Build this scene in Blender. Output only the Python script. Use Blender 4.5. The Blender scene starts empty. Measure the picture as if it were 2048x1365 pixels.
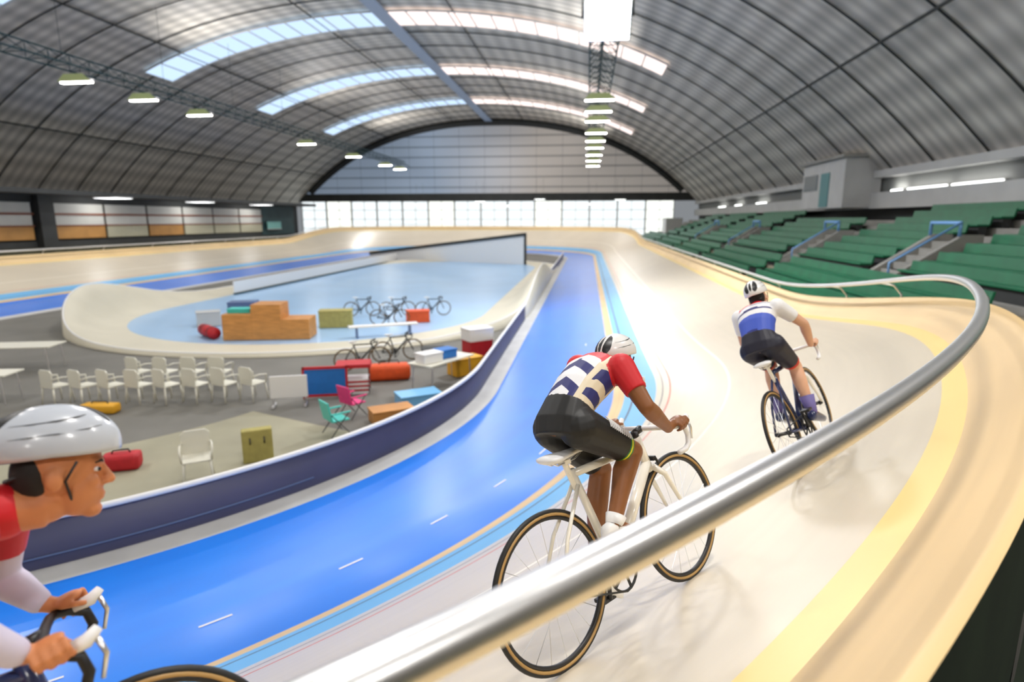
import bpy, bmesh, math, random
from mathutils import Vector, Matrix, Euler
random.seed(7)
PI = math.pi
S = bpy.context.scene
COL = S.collection

# ------------------------------------------------------------------ helpers
def srgb(r, g, b):
    def c(v):
        v /= 255.0
        return v / 12.92 if v <= .04045 else ((v + .055) / 1.055) ** 2.4
    return (c(r), c(g), c(b), 1.0)

class MB:
    """collects simple shapes; build() links them as ONE mesh object"""
    def __init__(s): s.v = []; s.f = []; s.m = []; s.cm = 0
    def mat(s, i): s.cm = i; return s
    def add(s, vs, fs):
        o = len(s.v); s.v += [tuple(v) for v in vs]
        for f in fs: s.f.append([o + i for i in f]); s.m.append(s.cm)
        return s
    def hexa(s, p):      # 8 corners, bottom 4 then top 4
        return s.add(p, [(3,2,1,0),(4,5,6,7),(0,1,5,4),(1,2,6,5),(2,3,7,6),(3,0,4,7)])
    def box(s, x0, x1, y0, y1, z0, z1, c=0.0):
        if c <= 0:
            return s.hexa([(x0,y0,z0),(x1,y0,z0),(x1,y1,z0),(x0,y1,z0),(x0,y0,z1),(x1,y0,z1),(x1,y1,z1),(x0,y1,z1)])
        o = len(s.v); bm = bmesh.new()
        bmesh.ops.create_cube(bm, size=1)
        for v in bm.verts: v.co = Vector(((x0+x1)/2+v.co.x*(x1-x0),(y0+y1)/2+v.co.y*(y1-y0),(z0+z1)/2+v.co.z*(z1-z0)))
        bmesh.ops.bevel(bm, geom=bm.edges[:], offset=c, segments=2, affect='EDGES', profile=.6)
        bm.verts.index_update()
        s.add([v.co[:] for v in bm.verts], [[v.index for v in f.verts] for f in bm.faces]); bm.free(); return s
    def tube(s, pts, r, n=8, cap=True, closed=False):
        pts = [Vector(p) for p in pts]; N = len(pts)
        rs = r if isinstance(r, (list, tuple)) else [r]*N
        rings = []; up = None
        for i, p in enumerate(pts):
            if closed: t = (pts[(i+1)%N]-pts[i-1])
            else: t = pts[min(i+1,N-1)]-pts[max(i-1,0)]
            t.normalize()
            if up is None: up = Vector((0,0,1)) if abs(t.z) < .9 else Vector((1,0,0))
            a = t.cross(up)
            if a.length < 1e-4: a = t.cross(Vector((0,1,0)))
            a.normalize(); b = a.cross(t).normalized(); up = b
            rings.append([p + a*(rs[i]*math.cos(2*PI*k/n)) + b*(rs[i]*math.sin(2*PI*k/n)) for k in range(n)])
        vs = [v for r_ in rings for v in r_]; fs = []
        M = N if closed else N-1
        for i in range(M):
            j = (i+1) % N
            for k in range(n):
                l = (k+1) % n
                fs.append((i*n+k, i*n+l, j*n+l, j*n+k))
        if cap and not closed:
            fs.append(tuple(range(n))[::-1]); fs.append(tuple((N-1)*n+k for k in range(n)))
        return s.add(vs, fs)
    def cyl(s, p0, p1, r0, r1=None, n=16): return s.tube([p0, p1], [r0, r0 if r1 is None else r1], n)
    def ell(s, c, rad, rot=None, n=16, m=10):
        vs = []; fs = []; R = rot or Matrix.Identity(3); c = Vector(c)
        for i in range(m+1):
            th = PI*i/m
            for k in range(n):
                ph = 2*PI*k/n
                vs.append(c + R @ Vector((rad[0]*math.sin(th)*math.cos(ph), rad[1]*math.sin(th)*math.sin(ph), rad[2]*math.cos(th))))
        for i in range(m):
            for k in range(n):
                l = (k+1) % n
                if i == 0: fs.append((k, (i+1)*n+k, (i+1)*n+l))
                elif i == m-1: fs.append((i*n+k, (i+1)*n+k, i*n+l))
                else: fs.append((i*n+k, (i+1)*n+k, (i+1)*n+l, i*n+l))
        return s.add(vs, fs)
    def cap(s, p0, p1, r0, r1, n=14):      # closed capsule
        p0 = Vector(p0); p1 = Vector(p1)
        s.tube([p0, p1], [r0, r1], n); s.ell(p0, (r0,)*3, n=n, m=8); s.ell(p1, (r1,)*3, n=n, m=8); return s
    def torus(s, c, R, r, ax=(0,1,0), n=48, m=10, a0=0, a1=2*PI):
        q = Vector((0,0,1)).rotation_difference(Vector(ax)).to_matrix(); c = Vector(c)
        full = abs(a1-a0-2*PI) < 1e-6
        k = n if full else n+1
        return s.tube([c + q @ Vector((R*math.cos(a0+(a1-a0)*i/n), R*math.sin(a0+(a1-a0)*i/n), 0)) for i in range(k)], r, m, closed=full)
    def prism(s, poly, y0, y1, axis=1):     # polygon in the two other axes extruded along axis
        n = len(poly)
        def P(a, b, t): return {0:(t,a,b),1:(a,t,b),2:(a,b,t)}[axis]
        vs = [P(a,b,y0) for a,b in poly] + [P(a,b,y1) for a,b in poly]
        fs = [tuple(range(n)), tuple(range(2*n-1,n-1,-1))] + [(i,i+n,(i+1)%n+n,(i+1)%n) for i in range(n)]
        return s.add(vs, fs)
    def loft(s, rings):
        n = len(rings[0]); vs = [v for r in rings for v in r]; fs = []
        for i in range(len(rings)-1):
            for k in range(n):
                l = (k+1) % n
                fs.append((i*n+k, i*n+l, (i+1)*n+l, (i+1)*n+k))
        fs.append(tuple(range(n))[::-1]); fs.append(tuple((len(rings)-1)*n+k for k in range(n)))
        return s.add(vs, fs)
    def build(s, name, mats, parent=None, smooth=False, fixn=True):
        me = bpy.data.meshes.new(name); me.from_pydata(s.v, [], s.f)
        if not isinstance(mats, (list, tuple)): mats = [mats]
        for m in mats: me.materials.append(m)
        if len(mats) > 1: me.polygons.foreach_set('material_index', s.m)
        if fixn:
            bm = bmesh.new(); bm.from_mesh(me); bmesh.ops.recalc_face_normals(bm, faces=bm.faces[:]); bm.to_mesh(me); bm.free()
        if smooth: me.shade_smooth()
        me.update()
        o = bpy.data.objects.new(name, me); COL.objects.link(o)
        if parent is not None: o.parent = parent
        return o

def tag(o, label=None, cat=None, group=None, kind=None):
    if label: o['label'] = label
    if cat: o['category'] = cat
    if group: o['group'] = group
    if kind: o['kind'] = kind
    return o
def empty(name, loc=(0,0,0), rz=0.0, label=None, cat=None, group=None):
    o = bpy.data.objects.new(name, None); COL.objects.link(o)
    o.location = loc; o.rotation_euler = (0,0,rz); o.empty_display_size = .1
    return tag(o, label, cat, group)
def copy_tree(o, parent=None):
    c = o.copy(); COL.objects.link(c); c.parent = parent
    for ch in list(o.children): copy_tree(ch, c)
    return c
def dup(o, loc, rz, label, group=None, scale=None):
    c = copy_tree(o); c.location = loc; c.rotation_euler = (0,0,rz); c['label'] = label
    if group: c['group'] = group
    if scale: c.scale = (scale,)*3
    return c

# ------------------------------------------------------------------ materials
def mat(name, col, rough=.5, metal=0.0, emit=None, estr=0.0, noise=0.0, nscale=8.0, coat=0.0, trans=0.0, stretch=None, spec=None):
    m = bpy.data.materials.new(name); m.use_nodes = True
    nt = m.node_tree; b = nt.nodes['Principled BSDF']
    b.inputs['Base Color'].default_value = col
    b.inputs['Roughness'].default_value = rough; b.inputs['Metallic'].default_value = metal
    if coat: b.inputs['Coat Weight'].default_value = coat; b.inputs['Coat Roughness'].default_value = .12
    if trans: b.inputs['Transmission Weight'].default_value = trans
    if spec is not None: b.inputs['Specular IOR Level'].default_value = spec
    if emit: b.inputs['Emission Color'].default_value = emit; b.inputs['Emission Strength'].default_value = estr
    if noise:
        tc = nt.nodes.new('ShaderNodeTexCoord'); n = nt.nodes.new('ShaderNodeTexNoise'); n.inputs['Scale'].default_value = nscale
        n.inputs['Detail'].default_value = 4
        mp = nt.nodes.new('ShaderNodeMapping')
        if stretch: mp.inputs['Scale'].default_value = stretch
        nt.links.new(tc.outputs['Object'], mp.inputs['Vector']); nt.links.new(mp.outputs['Vector'], n.inputs['Vector'])
        r = nt.nodes.new('ShaderNodeValToRGB')
        r.color_ramp.elements[0].position = .3; r.color_ramp.elements[1].position = .7
        r.color_ramp.elements[0].color = tuple(c*(1-noise) for c in col[:3])+(1,)
        r.color_ramp.elements[1].color = tuple(min(1, c*(1+noise)) for c in col[:3])+(1,)
        nt.links.new(n.outputs['Fac'], r.inputs['Fac']); nt.links.new(r.outputs['Color'], b.inputs['Base Color'])
    return m
def emat(name, col, s):
    m = bpy.data.materials.new(name); m.use_nodes = True; nt = m.node_tree
    nt.nodes.remove(nt.nodes['Principled BSDF'])
    e = nt.nodes.new('ShaderNodeEmission'); e.inputs['Color'].default_value = col; e.inputs['Strength'].default_value = s
    nt.links.new(e.outputs[0], nt.nodes['Material Output'].inputs[0]); return m
def uvwood(name, col, rough, amt=.12, plank=.09, coat=.0):
    """boards that run along the track: u is metres along, v metres across"""
    m = mat(name, col, rough); nt = m.node_tree; b = nt.nodes['Principled BSDF']
    uv = nt.nodes.new('ShaderNodeUVMap'); uv.uv_map = 'UVMap'
    mp = nt.nodes.new('ShaderNodeMapping'); mp.inputs['Scale'].default_value = (.35, 1/plank, 1)
    n = nt.nodes.new('ShaderNodeTexNoise'); n.inputs['Scale'].default_value = 1.0; n.inputs['Detail'].default_value = 3
    mp2 = nt.nodes.new('ShaderNodeMapping'); mp2.inputs['Scale'].default_value = (1.2, 1.2, 1)
    n2 = nt.nodes.new('ShaderNodeTexNoise'); n2.inputs['Scale'].default_value = .5; n2.inputs['Detail'].default_value = 2
    nt.links.new(uv.outputs[0], mp.inputs[0]); nt.links.new(mp.outputs[0], n.inputs[0])
    nt.links.new(uv.outputs[0], mp2.inputs[0]); nt.links.new(mp2.outputs[0], n2.inputs[0])
    ad = nt.nodes.new('ShaderNodeMath'); ad.operation = 'ADD'
    nt.links.new(n.outputs['Fac'], ad.inputs[0]); nt.links.new(n2.outputs['Fac'], ad.inputs[1])
    r = nt.nodes.new('ShaderNodeValToRGB'); r.color_ramp.elements[0].position = .7; r.color_ramp.elements[1].position = 1.3
    r.color_ramp.elements[1].position = 1.0; r.color_ramp.elements[0].position = .0
    hf = nt.nodes.new('ShaderNodeMath'); hf.operation = 'MULTIPLY_ADD'; hf.inputs[1].default_value = 1.6; hf.inputs[2].default_value = -1.1
    nt.links.new(ad.outputs[0], hf.inputs[0]); nt.links.new(hf.outputs[0], r.inputs['Fac'])
    r.color_ramp.elements[0].color = tuple(c*(1-amt) for c in col[:3])+(1,)
    r.color_ramp.elements[1].color = tuple(min(1,c*(1+amt)) for c in col[:3])+(1,)
    nt.links.new(r.outputs[0], b.inputs['Base Color'])
    if coat: b.inputs['Coat Weight'].default_value = coat; b.inputs['Coat Roughness'].default_value = .26
    return m

M = {}
M['track'] = uvwood('pine_track', srgb(230,218,196), .40, .04, .1, .8)
M['tan'] = uvwood('bare_pine_strip', srgb(222,190,140), .45, .14, .06, .2)
M['blue'] = uvwood('blue_track_paint', srgb(0,130,255), .40, .08, .35, 1.0)
M['lblue'] = uvwood('light_blue_line_paint', srgb(120,188,236), .45, .05, .2, .3)
M['dline'] = mat('dark_line_paint', srgb(84,84,96), .5)
M['rline'] = mat('red_line_paint', srgb(205,110,95), .5)
M['yellow'] = uvwood('yellow_edge_paint', srgb(248,220,146), .4, .04, .2, .2)
M['pale'] = mat('pale_line_paint', srgb(242,236,222), .5)
M['wline'] = mat('white_line_paint', srgb(235,235,235), .5)
M['orange_ply'] = uvwood('orange_plywood', srgb(230,198,144), .5, .08, .12, .1)
M['apron'] = mat('grey_apron', srgb(196,196,194), .6, noise=.08, nscale=1.5)
M['navy'] = mat('navy_fence_panel', srgb(64,66,98), .45, noise=.12, nscale=.8)
M['white'] = mat('white_gloss', srgb(236,236,236), .4)
M['steel'] = mat('satin_steel', (.84,.84,.84,1), .34, 1.0)
M['alu'] = mat('aluminium', (.75,.75,.76,1), .32, 1.0)
M['darkgreen'] = mat('dark_green_unlit', srgb(34,46,30), .8, noise=.25, nscale=3)  # unlit floor and board back, their shade put into the colour
M['asphalt'] = mat('infield_asphalt', srgb(112,110,104), .75, noise=.12, nscale=.6)
M['palefloor'] = mat('pale_infield_paint', srgb(154,150,128), .7, noise=.12, nscale=.7)
M['rinkblue'] = mat('light_blue_rink_floor', srgb(158,196,232), .35, noise=.05, nscale=.4, coat=.2)
M['rinkcream'] = mat('cream_rink_bank', srgb(206,200,180), .5, noise=.06, nscale=.5)
M['teal'] = mat('teal_plastic', srgb(70,200,190), .4)
M['green_seat'] = mat('green_seat_plastic', srgb(12,104,68), .45, noise=.15, nscale=2)
M['concrete'] = mat('grey_concrete', srgb(150,148,142), .8, noise=.12, nscale=1.2)
M['concrete_w'] = mat('beige_concrete', srgb(150,140,120), .8, noise=.15, nscale=.8)
M['dark'] = mat('dark_grey_paint', srgb(52,54,54), .7, noise=.15, nscale=1)
M['darkteal'] = mat('dark_teal_paint', srgb(38,66,70), .6, noise=.15, nscale=1)
M['ltgrey'] = mat('light_grey_panel', srgb(190,190,188), .6, noise=.06, nscale=.8)
M['black'] = mat('black_rubber', srgb(18,18,18), .5)
M['blackpl'] = mat('black_plastic', srgb(24,24,26), .4)
M['gum'] = mat('tan_tyre_sidewall', srgb(176,140,84), .45)
M['rail_blue'] = mat('blue_handrail_paint', srgb(120,170,225), .4)
M['framewhite'] = mat('white_frame_paint', srgb(238,234,222), .25, coat=.5)
M['frameblue'] = mat('dark_blue_frame_paint', srgb(40,50,90), .25, coat=.5)
M['red'] = mat('red_cloth', srgb(186,30,40), .6, noise=.1)
M['pink'] = mat('pink_cloth', srgb(226,60,130), .6, noise=.08)
M['orange'] = mat('orange_cloth', srgb(224,84,30), .6, noise=.08)
M['boxblue'] = mat('blue_board', srgb(30,110,190), .5, noise=.06)
M['wood'] = mat('orange_wood', srgb(196,136,72), .5, noise=.18, nscale=3, stretch=(1,1,6))
M['yellowpl'] = mat('yellow_plastic', srgb(232,172,40), .45)
M['olive'] = mat('olive_mat_fabric', srgb(170,160,92), .7, noise=.1)
M['plastwhite'] = mat('white_garden_plastic', srgb(222,220,206), .4)
M['steelblue'] = mat('blue_grey_paint', srgb(90,110,150), .5)

# ------------------------------------------------------------------ the track
CX, YC, YF, RIN, WB, ZB, W = -14.315, 15.016, 69.957, 12.111, 2.95, .223, 7.926
ZS, ZBN, HR, TR, DY = 1.748, 2.952, .757, 13.452, 2.199
H = 4.347                                   # lens height above the infield
def sst(t): t = min(1, max(0, t)); return t*t*(3-2*t)
def zout(y):
    t = max(YC-DY-y, y-(YF+DY)); return ZS+(ZBN-ZS)*sst((t+TR/2)/TR)
def loop():
    """(x, y, nx, ny, s): closed centre path on the inner edge with outward normal"""
    P = []
    for i in range(400):
        a = -PI + PI*i/400; P.append((CX+RIN*math.cos(a), YC+RIN*math.sin(a), math.cos(a), math.sin(a)))
    for i in range(110): P.append((CX+RIN, YC+(YF-YC)*i/110, 1, 0))
    for i in range(140):
        a = PI*i/140; P.append((CX+RIN*math.cos(a), YF+RIN*math.sin(a), math.cos(a), math.sin(a)))
    for i in range(110): P.append((CX-RIN, YF-(YF-YC)*i/110, -1, 0))
    return P
LP = loop()
def edge(u, yo=None):
    return [(x+nx*u, y+ny*u) for x, y, nx, ny in LP]
def surfz(u, y):
    """track height at offset u; y is the point's own outer-edge Y"""
    if u <= 0: return 0.0
    if u <= WB: return ZB*u/WB
    return ZB+(zout(y)-ZB)*(u-WB)/(W-WB)
def ribbon(name, us, mats, zf, idx, kind='structure', part=None):
    """strip mesh along the loop between offsets us; zf(u, youter)"""
    vs = []; fs = []; mi = []; uvs = []
    LP_ = LP if part is None else LP[part[0]:part[1]]
    n = len(us); L = len(LP_); s = 0; ss = []
    for i, (x, y, nx, ny) in enumerate(LP_):
        yo = y+ny*W
        for u in us:
            vs.append((x+nx*u, y+ny*u, zf(u, yo)))
        if i: s += math.hypot(x+nx*5-(LP_[i-1][0]+LP_[i-1][2]*5), y+ny*5-(LP_[i-1][1]+LP_[i-1][3]*5))
        ss.append(s)
    ss.append(s+.3)
    for i in range(L if part is None else L-1):
        j = (i+1) % L
        for k in range(n-1):
            fs.append((i*n+k, i*n+k+1, j*n+k+1, j*n+k)); mi.append(idx[k])
            uvs += [(ss[i], us[k]), (ss[i], us[k+1]), (ss[i+1], us[k+1]), (ss[i+1], us[k])]
    me = bpy.data.meshes.new(name); me.from_pydata(vs, [], fs)
    for m in mats: me.materials.append(m)
    me.polygons.foreach_set('material_index', mi)
    uv = me.uv_layers.new(name='UVMap')
    for i, c in enumerate(uvs): uv.data[i].uv = c
    me.shade_smooth(); me.update()
    o = bpy.data.objects.new(name, me); COL.objects.link(o); tag(o, kind=kind)
    return o
us  = [0, 1.0, 2.0, WB, 3.22, 3.40, 3.44, 3.92, 4.05, 4.07, 4.20, 4.23, 5.3, 5.34, 6.2, 7.0, W-.17, W]
idx = [0, 0, 0, 1, 2, 3, 2, 4, 3, 4, 5, 4, 6, 4, 4, 4, 7]
ribbon('cycling_track', us, [M['blue'], M['tan'], M['lblue'], M['dline'], M['track'], M['rline'], M['pale'], M['yellow']], surfz, idx)
ribbon('apron', [-.75, -.4, 0], [M['apron']], lambda u, y: .0, [0, 0])
BW, BH = .37, .47
o = ribbon('outer_board', [W, W+.02, W+BW*.5, W+BW-.02, W+BW, W+BW+.035], [M['orange_ply']],
       lambda u, y: zout(y)+BH*min(1, max(0, (u-W)/BW)), [0]*5)
# outer skirt below the board
o = ribbon('track_skirt', [W+BW+.035, W+BW+.045, W+BW+.05], [M['darkgreen']],
       lambda u, y: {0:zout(y)+BH, 1:zout(y)+BH-.3, 2:0.0}[0 if u < W+BW+.037 else (1 if u < W+BW+.047 else 2)], [0, 0])
# white dashes on the blue band (painted marks)
def on_track(s_idx, u):
    x, y, nx, ny = LP[s_idx]; return Vector((x+nx*u, y+ny*u, surfz(u, y+ny*W))), Vector((-ny, nx, 0)), Vector((nx, ny, 0))
mk = MB()
for k in range(30):
    i = int(round((180-43.9-60+6.03*k)/180*400))
    if i < 0 or i > 420: continue
    p, t, n_ = on_track(i, 2.25); a = p+Vector((0,0,.006)); b = a+t*.33
    mk.add([a-n_*.014, a+n_*.014, b+n_*.014, b-n_*.014], [(0,1,2,3)])
mk.build('track_dashes', M['wline']); tag(bpy.data.objects['track_dashes'], kind='structure')

# infield fence: navy boards with a white top bar
FO, FH = -.48, .62
def fence_seg():
    vs = []; fs = []; mi = []
    o = ribbon('infield_fence', [FO-.02, FO, FO+.02, FO+.04], [M['navy']], lambda u, y: {0:0,1:FH,2:FH,3:0.0}[0 if u < FO-.01 else (1 if u < FO+.01 else (2 if u < FO+.03 else 3))], [0,0,0], kind='thing', part=(140, 512))
    return o
fn = fence_seg(); del fn['kind']
tag(fn, 'low navy blue board fence with white top bar along the near bend and home straight', 'fence')
mb = MB(); mb.tube([(x+nx*(FO+.01), y+ny*(FO+.01), FH+.03) for x, y, nx, ny in LP[140:512]], .045, 8)
mb.build('top_bar', M['white'], fn, smooth=True)['label'] = 'white top bar'
mb = MB(); mb.tube([(x+nx*(FO+.05), y+ny*(FO+.05), .16) for x, y, nx, ny in LP[160:330]], .012, 6)
mb.build('lower_rail', M['steelblue'], fn, smooth=True)
mb = MB()
for i in range(144, 512, 12):
    x, y, nx, ny = LP[i]; mb.cyl((x+nx*(FO-.06), y+ny*(FO-.06), 0), (x+nx*(FO-.06), y+ny*(FO-.06), FH), .025, n=8)
p = mb.build('fence_post', M['alu'], fn, smooth=True); p['kind'] = 'stuff'
# pale sponsor board stretch on the fence (lettering in the photo is an unreadable smear)

# steel handrail above the board, all round
DR = [(-60,0),(-36,0)]
def drr(deg):
    if deg >= -36 or deg < -75: return 0
    if deg <= DR[0][0]: return 0
    for (a, b), (c, d) in zip(DR, DR[1:]):
        if a <= deg <= c:
            t = sst((deg-a)/(c-a)); return b+(d-b)*t
    return 0
rail = empty('handrail', (0,0,0), 0, 'long satin steel pipe handrail above the outer edge of the banked track', 'handrail')
mb = MB(); pts = []
for i, (x, y, nx, ny) in enumerate(LP):
    deg = -180+180*i/400 if i < 400 else 999
    u = W+(drr(deg) if i < 400 else 0); pts.append((x+nx*u, y+ny*u, zout(y+ny*W)+HR))
mb.tube(pts, .043, 20, closed=True); mb.build('pipe', M['steel'], rail, smooth=True)
for deg in list(range(-174, -54, 12)) + [-20, -8]:
    i = int((deg+180)/180*400); x, y, nx, ny = LP[i]; z = zout(y+ny*W)
    q = lambda u, zz: (x+nx*u, y+ny*u, zz)
    mb = MB(); mb.tube([q(W+BW+.05, z+BH-.3), q(W+BW+.05, z+BH+.05), q(W+BW-.1, z+HR-.06), q(W, z+HR-.01)], .018, 8)
    mb.build('bracket', M['steel'], rail, smooth=True)
for i in list(range(400, 510, 10)) + list(range(510, 650, 12)) + list(range(650, 760, 10)):
    x, y, nx, ny = LP[i]; z = zout(y+ny*W)
    q = lambda u, zz: (x+nx*u, y+ny*u, zz)
    mb = MB(); mb.tube([q(W+BW+.05, z+BH-.3), q(W+BW+.05, z+BH+.05), q(W+BW-.1, z+HR-.06), q(W, z+HR-.01)], .018, 6)
    mb.build('bracket', M['steel'], rail, smooth=True)

# ------------------------------------------------------------------ hall shell
HX = -16.0; HW = 33.5
def roofz(x):
    d = x-HX; return 20.2-.00763*d*d-4.04e-6*d**4
Y0, Y1 = -30.0, 100.0
mb = MB(); n = 72; xs = [HX-HW+2*HW*i/n for i in range(n+1)]; ys = [Y0, 10, 30, 50, 70, Y1]
vs = [(x, y, roofz(x)) for y in ys for x in xs]; fs = [(j*(n+1)+i, j*(n+1)+i+1, (j+1)*(n+1)+i+1, (j+1)*(n+1)+i) for j in range(len(ys)-1) for i in range(n)]
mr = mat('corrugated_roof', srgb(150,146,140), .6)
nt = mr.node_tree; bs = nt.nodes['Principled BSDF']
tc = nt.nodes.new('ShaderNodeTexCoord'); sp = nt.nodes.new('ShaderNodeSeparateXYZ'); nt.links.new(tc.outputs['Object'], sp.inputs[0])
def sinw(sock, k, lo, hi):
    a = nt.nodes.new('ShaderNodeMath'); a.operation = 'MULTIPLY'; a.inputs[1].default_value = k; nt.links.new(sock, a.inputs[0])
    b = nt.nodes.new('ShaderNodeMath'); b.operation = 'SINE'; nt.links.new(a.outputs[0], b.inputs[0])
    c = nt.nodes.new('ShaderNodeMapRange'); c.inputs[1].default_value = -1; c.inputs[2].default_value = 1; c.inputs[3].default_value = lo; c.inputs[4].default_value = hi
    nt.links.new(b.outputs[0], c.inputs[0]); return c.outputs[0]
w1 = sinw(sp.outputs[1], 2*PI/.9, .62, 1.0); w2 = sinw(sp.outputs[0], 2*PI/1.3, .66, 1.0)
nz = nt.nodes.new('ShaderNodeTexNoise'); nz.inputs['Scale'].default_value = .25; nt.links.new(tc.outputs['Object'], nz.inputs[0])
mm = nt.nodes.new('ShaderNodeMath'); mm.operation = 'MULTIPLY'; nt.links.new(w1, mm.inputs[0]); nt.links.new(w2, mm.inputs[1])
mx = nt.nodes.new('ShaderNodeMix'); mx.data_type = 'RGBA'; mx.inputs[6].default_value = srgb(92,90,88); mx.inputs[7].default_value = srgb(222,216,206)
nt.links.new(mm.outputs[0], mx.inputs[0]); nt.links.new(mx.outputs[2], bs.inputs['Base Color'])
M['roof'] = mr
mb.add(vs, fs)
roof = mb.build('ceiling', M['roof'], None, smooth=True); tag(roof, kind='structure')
# arched ribs, purlins
k = 0
mb = MB()
for y in [Y0+4.2*i for i in range(32)]:
    if y > Y1-1: break
    mb.tube([(x, y, roofz(x)-.10) for x in xs], .045, 6)
o = mb.build('ceiling_ribs', M['dark']); tag(o, kind='structure')
mb = MB()
for i in range(6, n-2, 12):
    x = xs[i]; mb.box(x-.035, x+.035, Y0, Y1, roofz(x)-.26, roofz(x)-.16)
o = mb.build('ceiling_purlins', M['dark']); tag(o, kind='structure')
# ridge strip, pale blue-grey, with a faint glow added
mb = MB(); mb.box(HX-.55, HX+.55, Y0, Y1, roofz(HX)-.5, roofz(HX)-.36)
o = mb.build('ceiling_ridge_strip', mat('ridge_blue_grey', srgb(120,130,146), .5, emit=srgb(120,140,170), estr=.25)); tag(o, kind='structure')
# roof lights: four bands across the vault, cold half and warm half
cold = emat('skylight_cold', srgb(200,226,255), 1.25); warm = emat('skylight_warm', srgb(255,236,230), 1.6)
barm = M['ltgrey']
num = 1
for y, name in ((33, ''), (50, ''), (67, ''), (84, '')):
    for side, m in ((-1, cold), (1, warm)):
        if side < 0: xa, xb = HX-20.2, HX-.2
        else: xa, xb = HX+.2, HX+21.6
        N = 26; q = [xa+(xb-xa)*i/N for i in range(N+1)]
        mb = MB(); mb.add([(x, yy, roofz(x)-.22) for yy in (y-1.75, y+1.75) for x in q], [(i, i+1, N+2+i, N+1+i) for i in range(N)])
        o = mb.build('window_%d' % num, m); tag(o, kind='structure'); num += 1
        fr = MB()
        for i in range(0, N+1, 2): fr.box(q[i]-.05, q[i]+.05, y-1.75, y+1.75, roofz(q[i])-.29, roofz(q[i])-.23)
        fr.tube([(x, y-1.78, roofz(x)-.25) for x in q], .07, 6); fr.tube([(x, y+1.78, roofz(x)-.25) for x in q], .07, 6)
        fr.build('window_frame', barm, o)

# far end wall: panelled gable, dark beam, bright glazing
def gable_mat():
    m = mat('gable_panels', srgb(150,156,166), .6); nt = m.node_tree; b = nt.nodes['Principled BSDF']
    tc = nt.nodes.new('ShaderNodeTexCoord'); sp = nt.nodes.new('ShaderNodeSeparateXYZ'); nt.links.new(tc.outputs['Object'], sp.inputs[0])
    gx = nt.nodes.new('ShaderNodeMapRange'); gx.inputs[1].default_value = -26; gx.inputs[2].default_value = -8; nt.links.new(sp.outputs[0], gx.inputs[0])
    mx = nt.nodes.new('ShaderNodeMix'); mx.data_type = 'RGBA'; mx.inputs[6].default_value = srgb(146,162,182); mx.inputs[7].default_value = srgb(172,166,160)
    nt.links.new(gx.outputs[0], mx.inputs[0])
    a = nt.nodes.new('ShaderNodeMath'); a.operation = 'PINGPONG'; a.inputs[1].default_value = .8; nt.links.new(sp.outputs[2], a.inputs[0])
    r = nt.nodes.new('ShaderNodeValToRGB'); r.color_ramp.elements[0].position = .0; r.color_ramp.elements[1].position = .2
    r.color_ramp.elements[0].color = (.35,.36,.38,1); r.color_ramp.elements[1].color = (1,1,1,1); nt.links.new(a.outputs[0], r.inputs[0])
    a2 = nt.nodes.new('ShaderNodeMath'); a2.operation = 'PINGPONG'; a2.inputs[1].default_value = 2.1; nt.links.new(sp.outputs[0], a2.inputs[0])
    r2 = nt.nodes.new('ShaderNodeValToRGB'); r2.color_ramp.elements[0].position = .0; r2.color_ramp.elements[1].position = .1
    r2.color_ramp.elements[0].color = (.7,.7,.72,1); r2.color_ramp.elements[1].color = (1,1,1,1); nt.links.new(a2.outputs[0], r2.inputs[0])
    m1 = nt.nodes.new('ShaderNodeMix'); m1.data_type = 'RGBA'; m1.blend_type = 'MULTIPLY'; m1.inputs[0].default_value = 1
    nt.links.new(mx.outputs[2], m1.inputs[6]); nt.links.new(r.outputs[0], m1.inputs[7])
    m2 = nt.nodes.new('ShaderNodeMix'); m2.data_type = 'RGBA'; m2.blend_type = 'MULTIPLY'; m2.inputs[0].default_value = 1
    nt.links.new(m1.outputs[2], m2.inputs[6]); nt.links.new(r2.outputs[0], m2.inputs[7])
    nt.links.new(m2.outputs[2], b.inputs['Base Color'])
    nt.links.new(m2.outputs[2], b.inputs['Emission Color']); b.inputs['Emission Strength'].default_value = .42   # glow added to brighten the grey panels, which are no light source
    return m
M['gable'] = gable_mat()
mb = MB(); poly = [(xs[0], 8.6)] + [(xs[-1], 8.6)] + [(x, roofz(x)) for x in reversed(xs)]
poly = [p for p in poly if p[1] >= 8.5]
mb.prism(poly, Y1, Y1+.4); tag(mb.build('wall_far', M['gable']), kind='structure')
mb = MB(); mb.box(xs[0], xs[-1], Y1-.6, Y1+.4, 7.35, 8.6); mb.box(xs[0], xs[-1], Y1-.3, Y1+.4, -.2, 1.4)
tag(mb.build('trim_1', M['dark']), kind='structure')
mb = MB()
mb.tube([(x, Y1-.25, roofz(x)-.5) for x in xs if roofz(x) > 8.6], .55, 6); tag(mb.build('trim_2', M['dark']), kind='structure')
glass = emat('bright_glazing', srgb(240,248,250), 1.25); glass2 = emat('warm_glazing', srgb(248,252,244), 1.4)
nb = 14; x0, x1 = -48.6, 13.6
for i in range(nb):
    a = x0+(x1-x0)*i/nb+.12; b = x0+(x1-x0)*(i+1)/nb-.12
    mb = MB(); mb.box(a, b, Y1+.1, Y1+.2, 1.4, 7.35)
    o = mb.build('window_%d' % num, glass2 if i % 4 == 1 else glass); tag(o, kind='structure'); num += 1
    fr = MB()
    for x in (a-.12, b): fr.box(x, x+.12, Y1-.15, Y1+.1, 1.4, 7.35)
    for z in (2.9, 4.4, 5.9): fr.box(a, b, Y1-.05, Y1+.1, z, z+.08)
    for t in (.5,): fr.box(a+(b-a)*t-.03, a+(b-a)*t+.03, Y1-.05, Y1+.1, 1.4, 7.35)
    fr.build('window_frame', M['ltgrey'], o)
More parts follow.
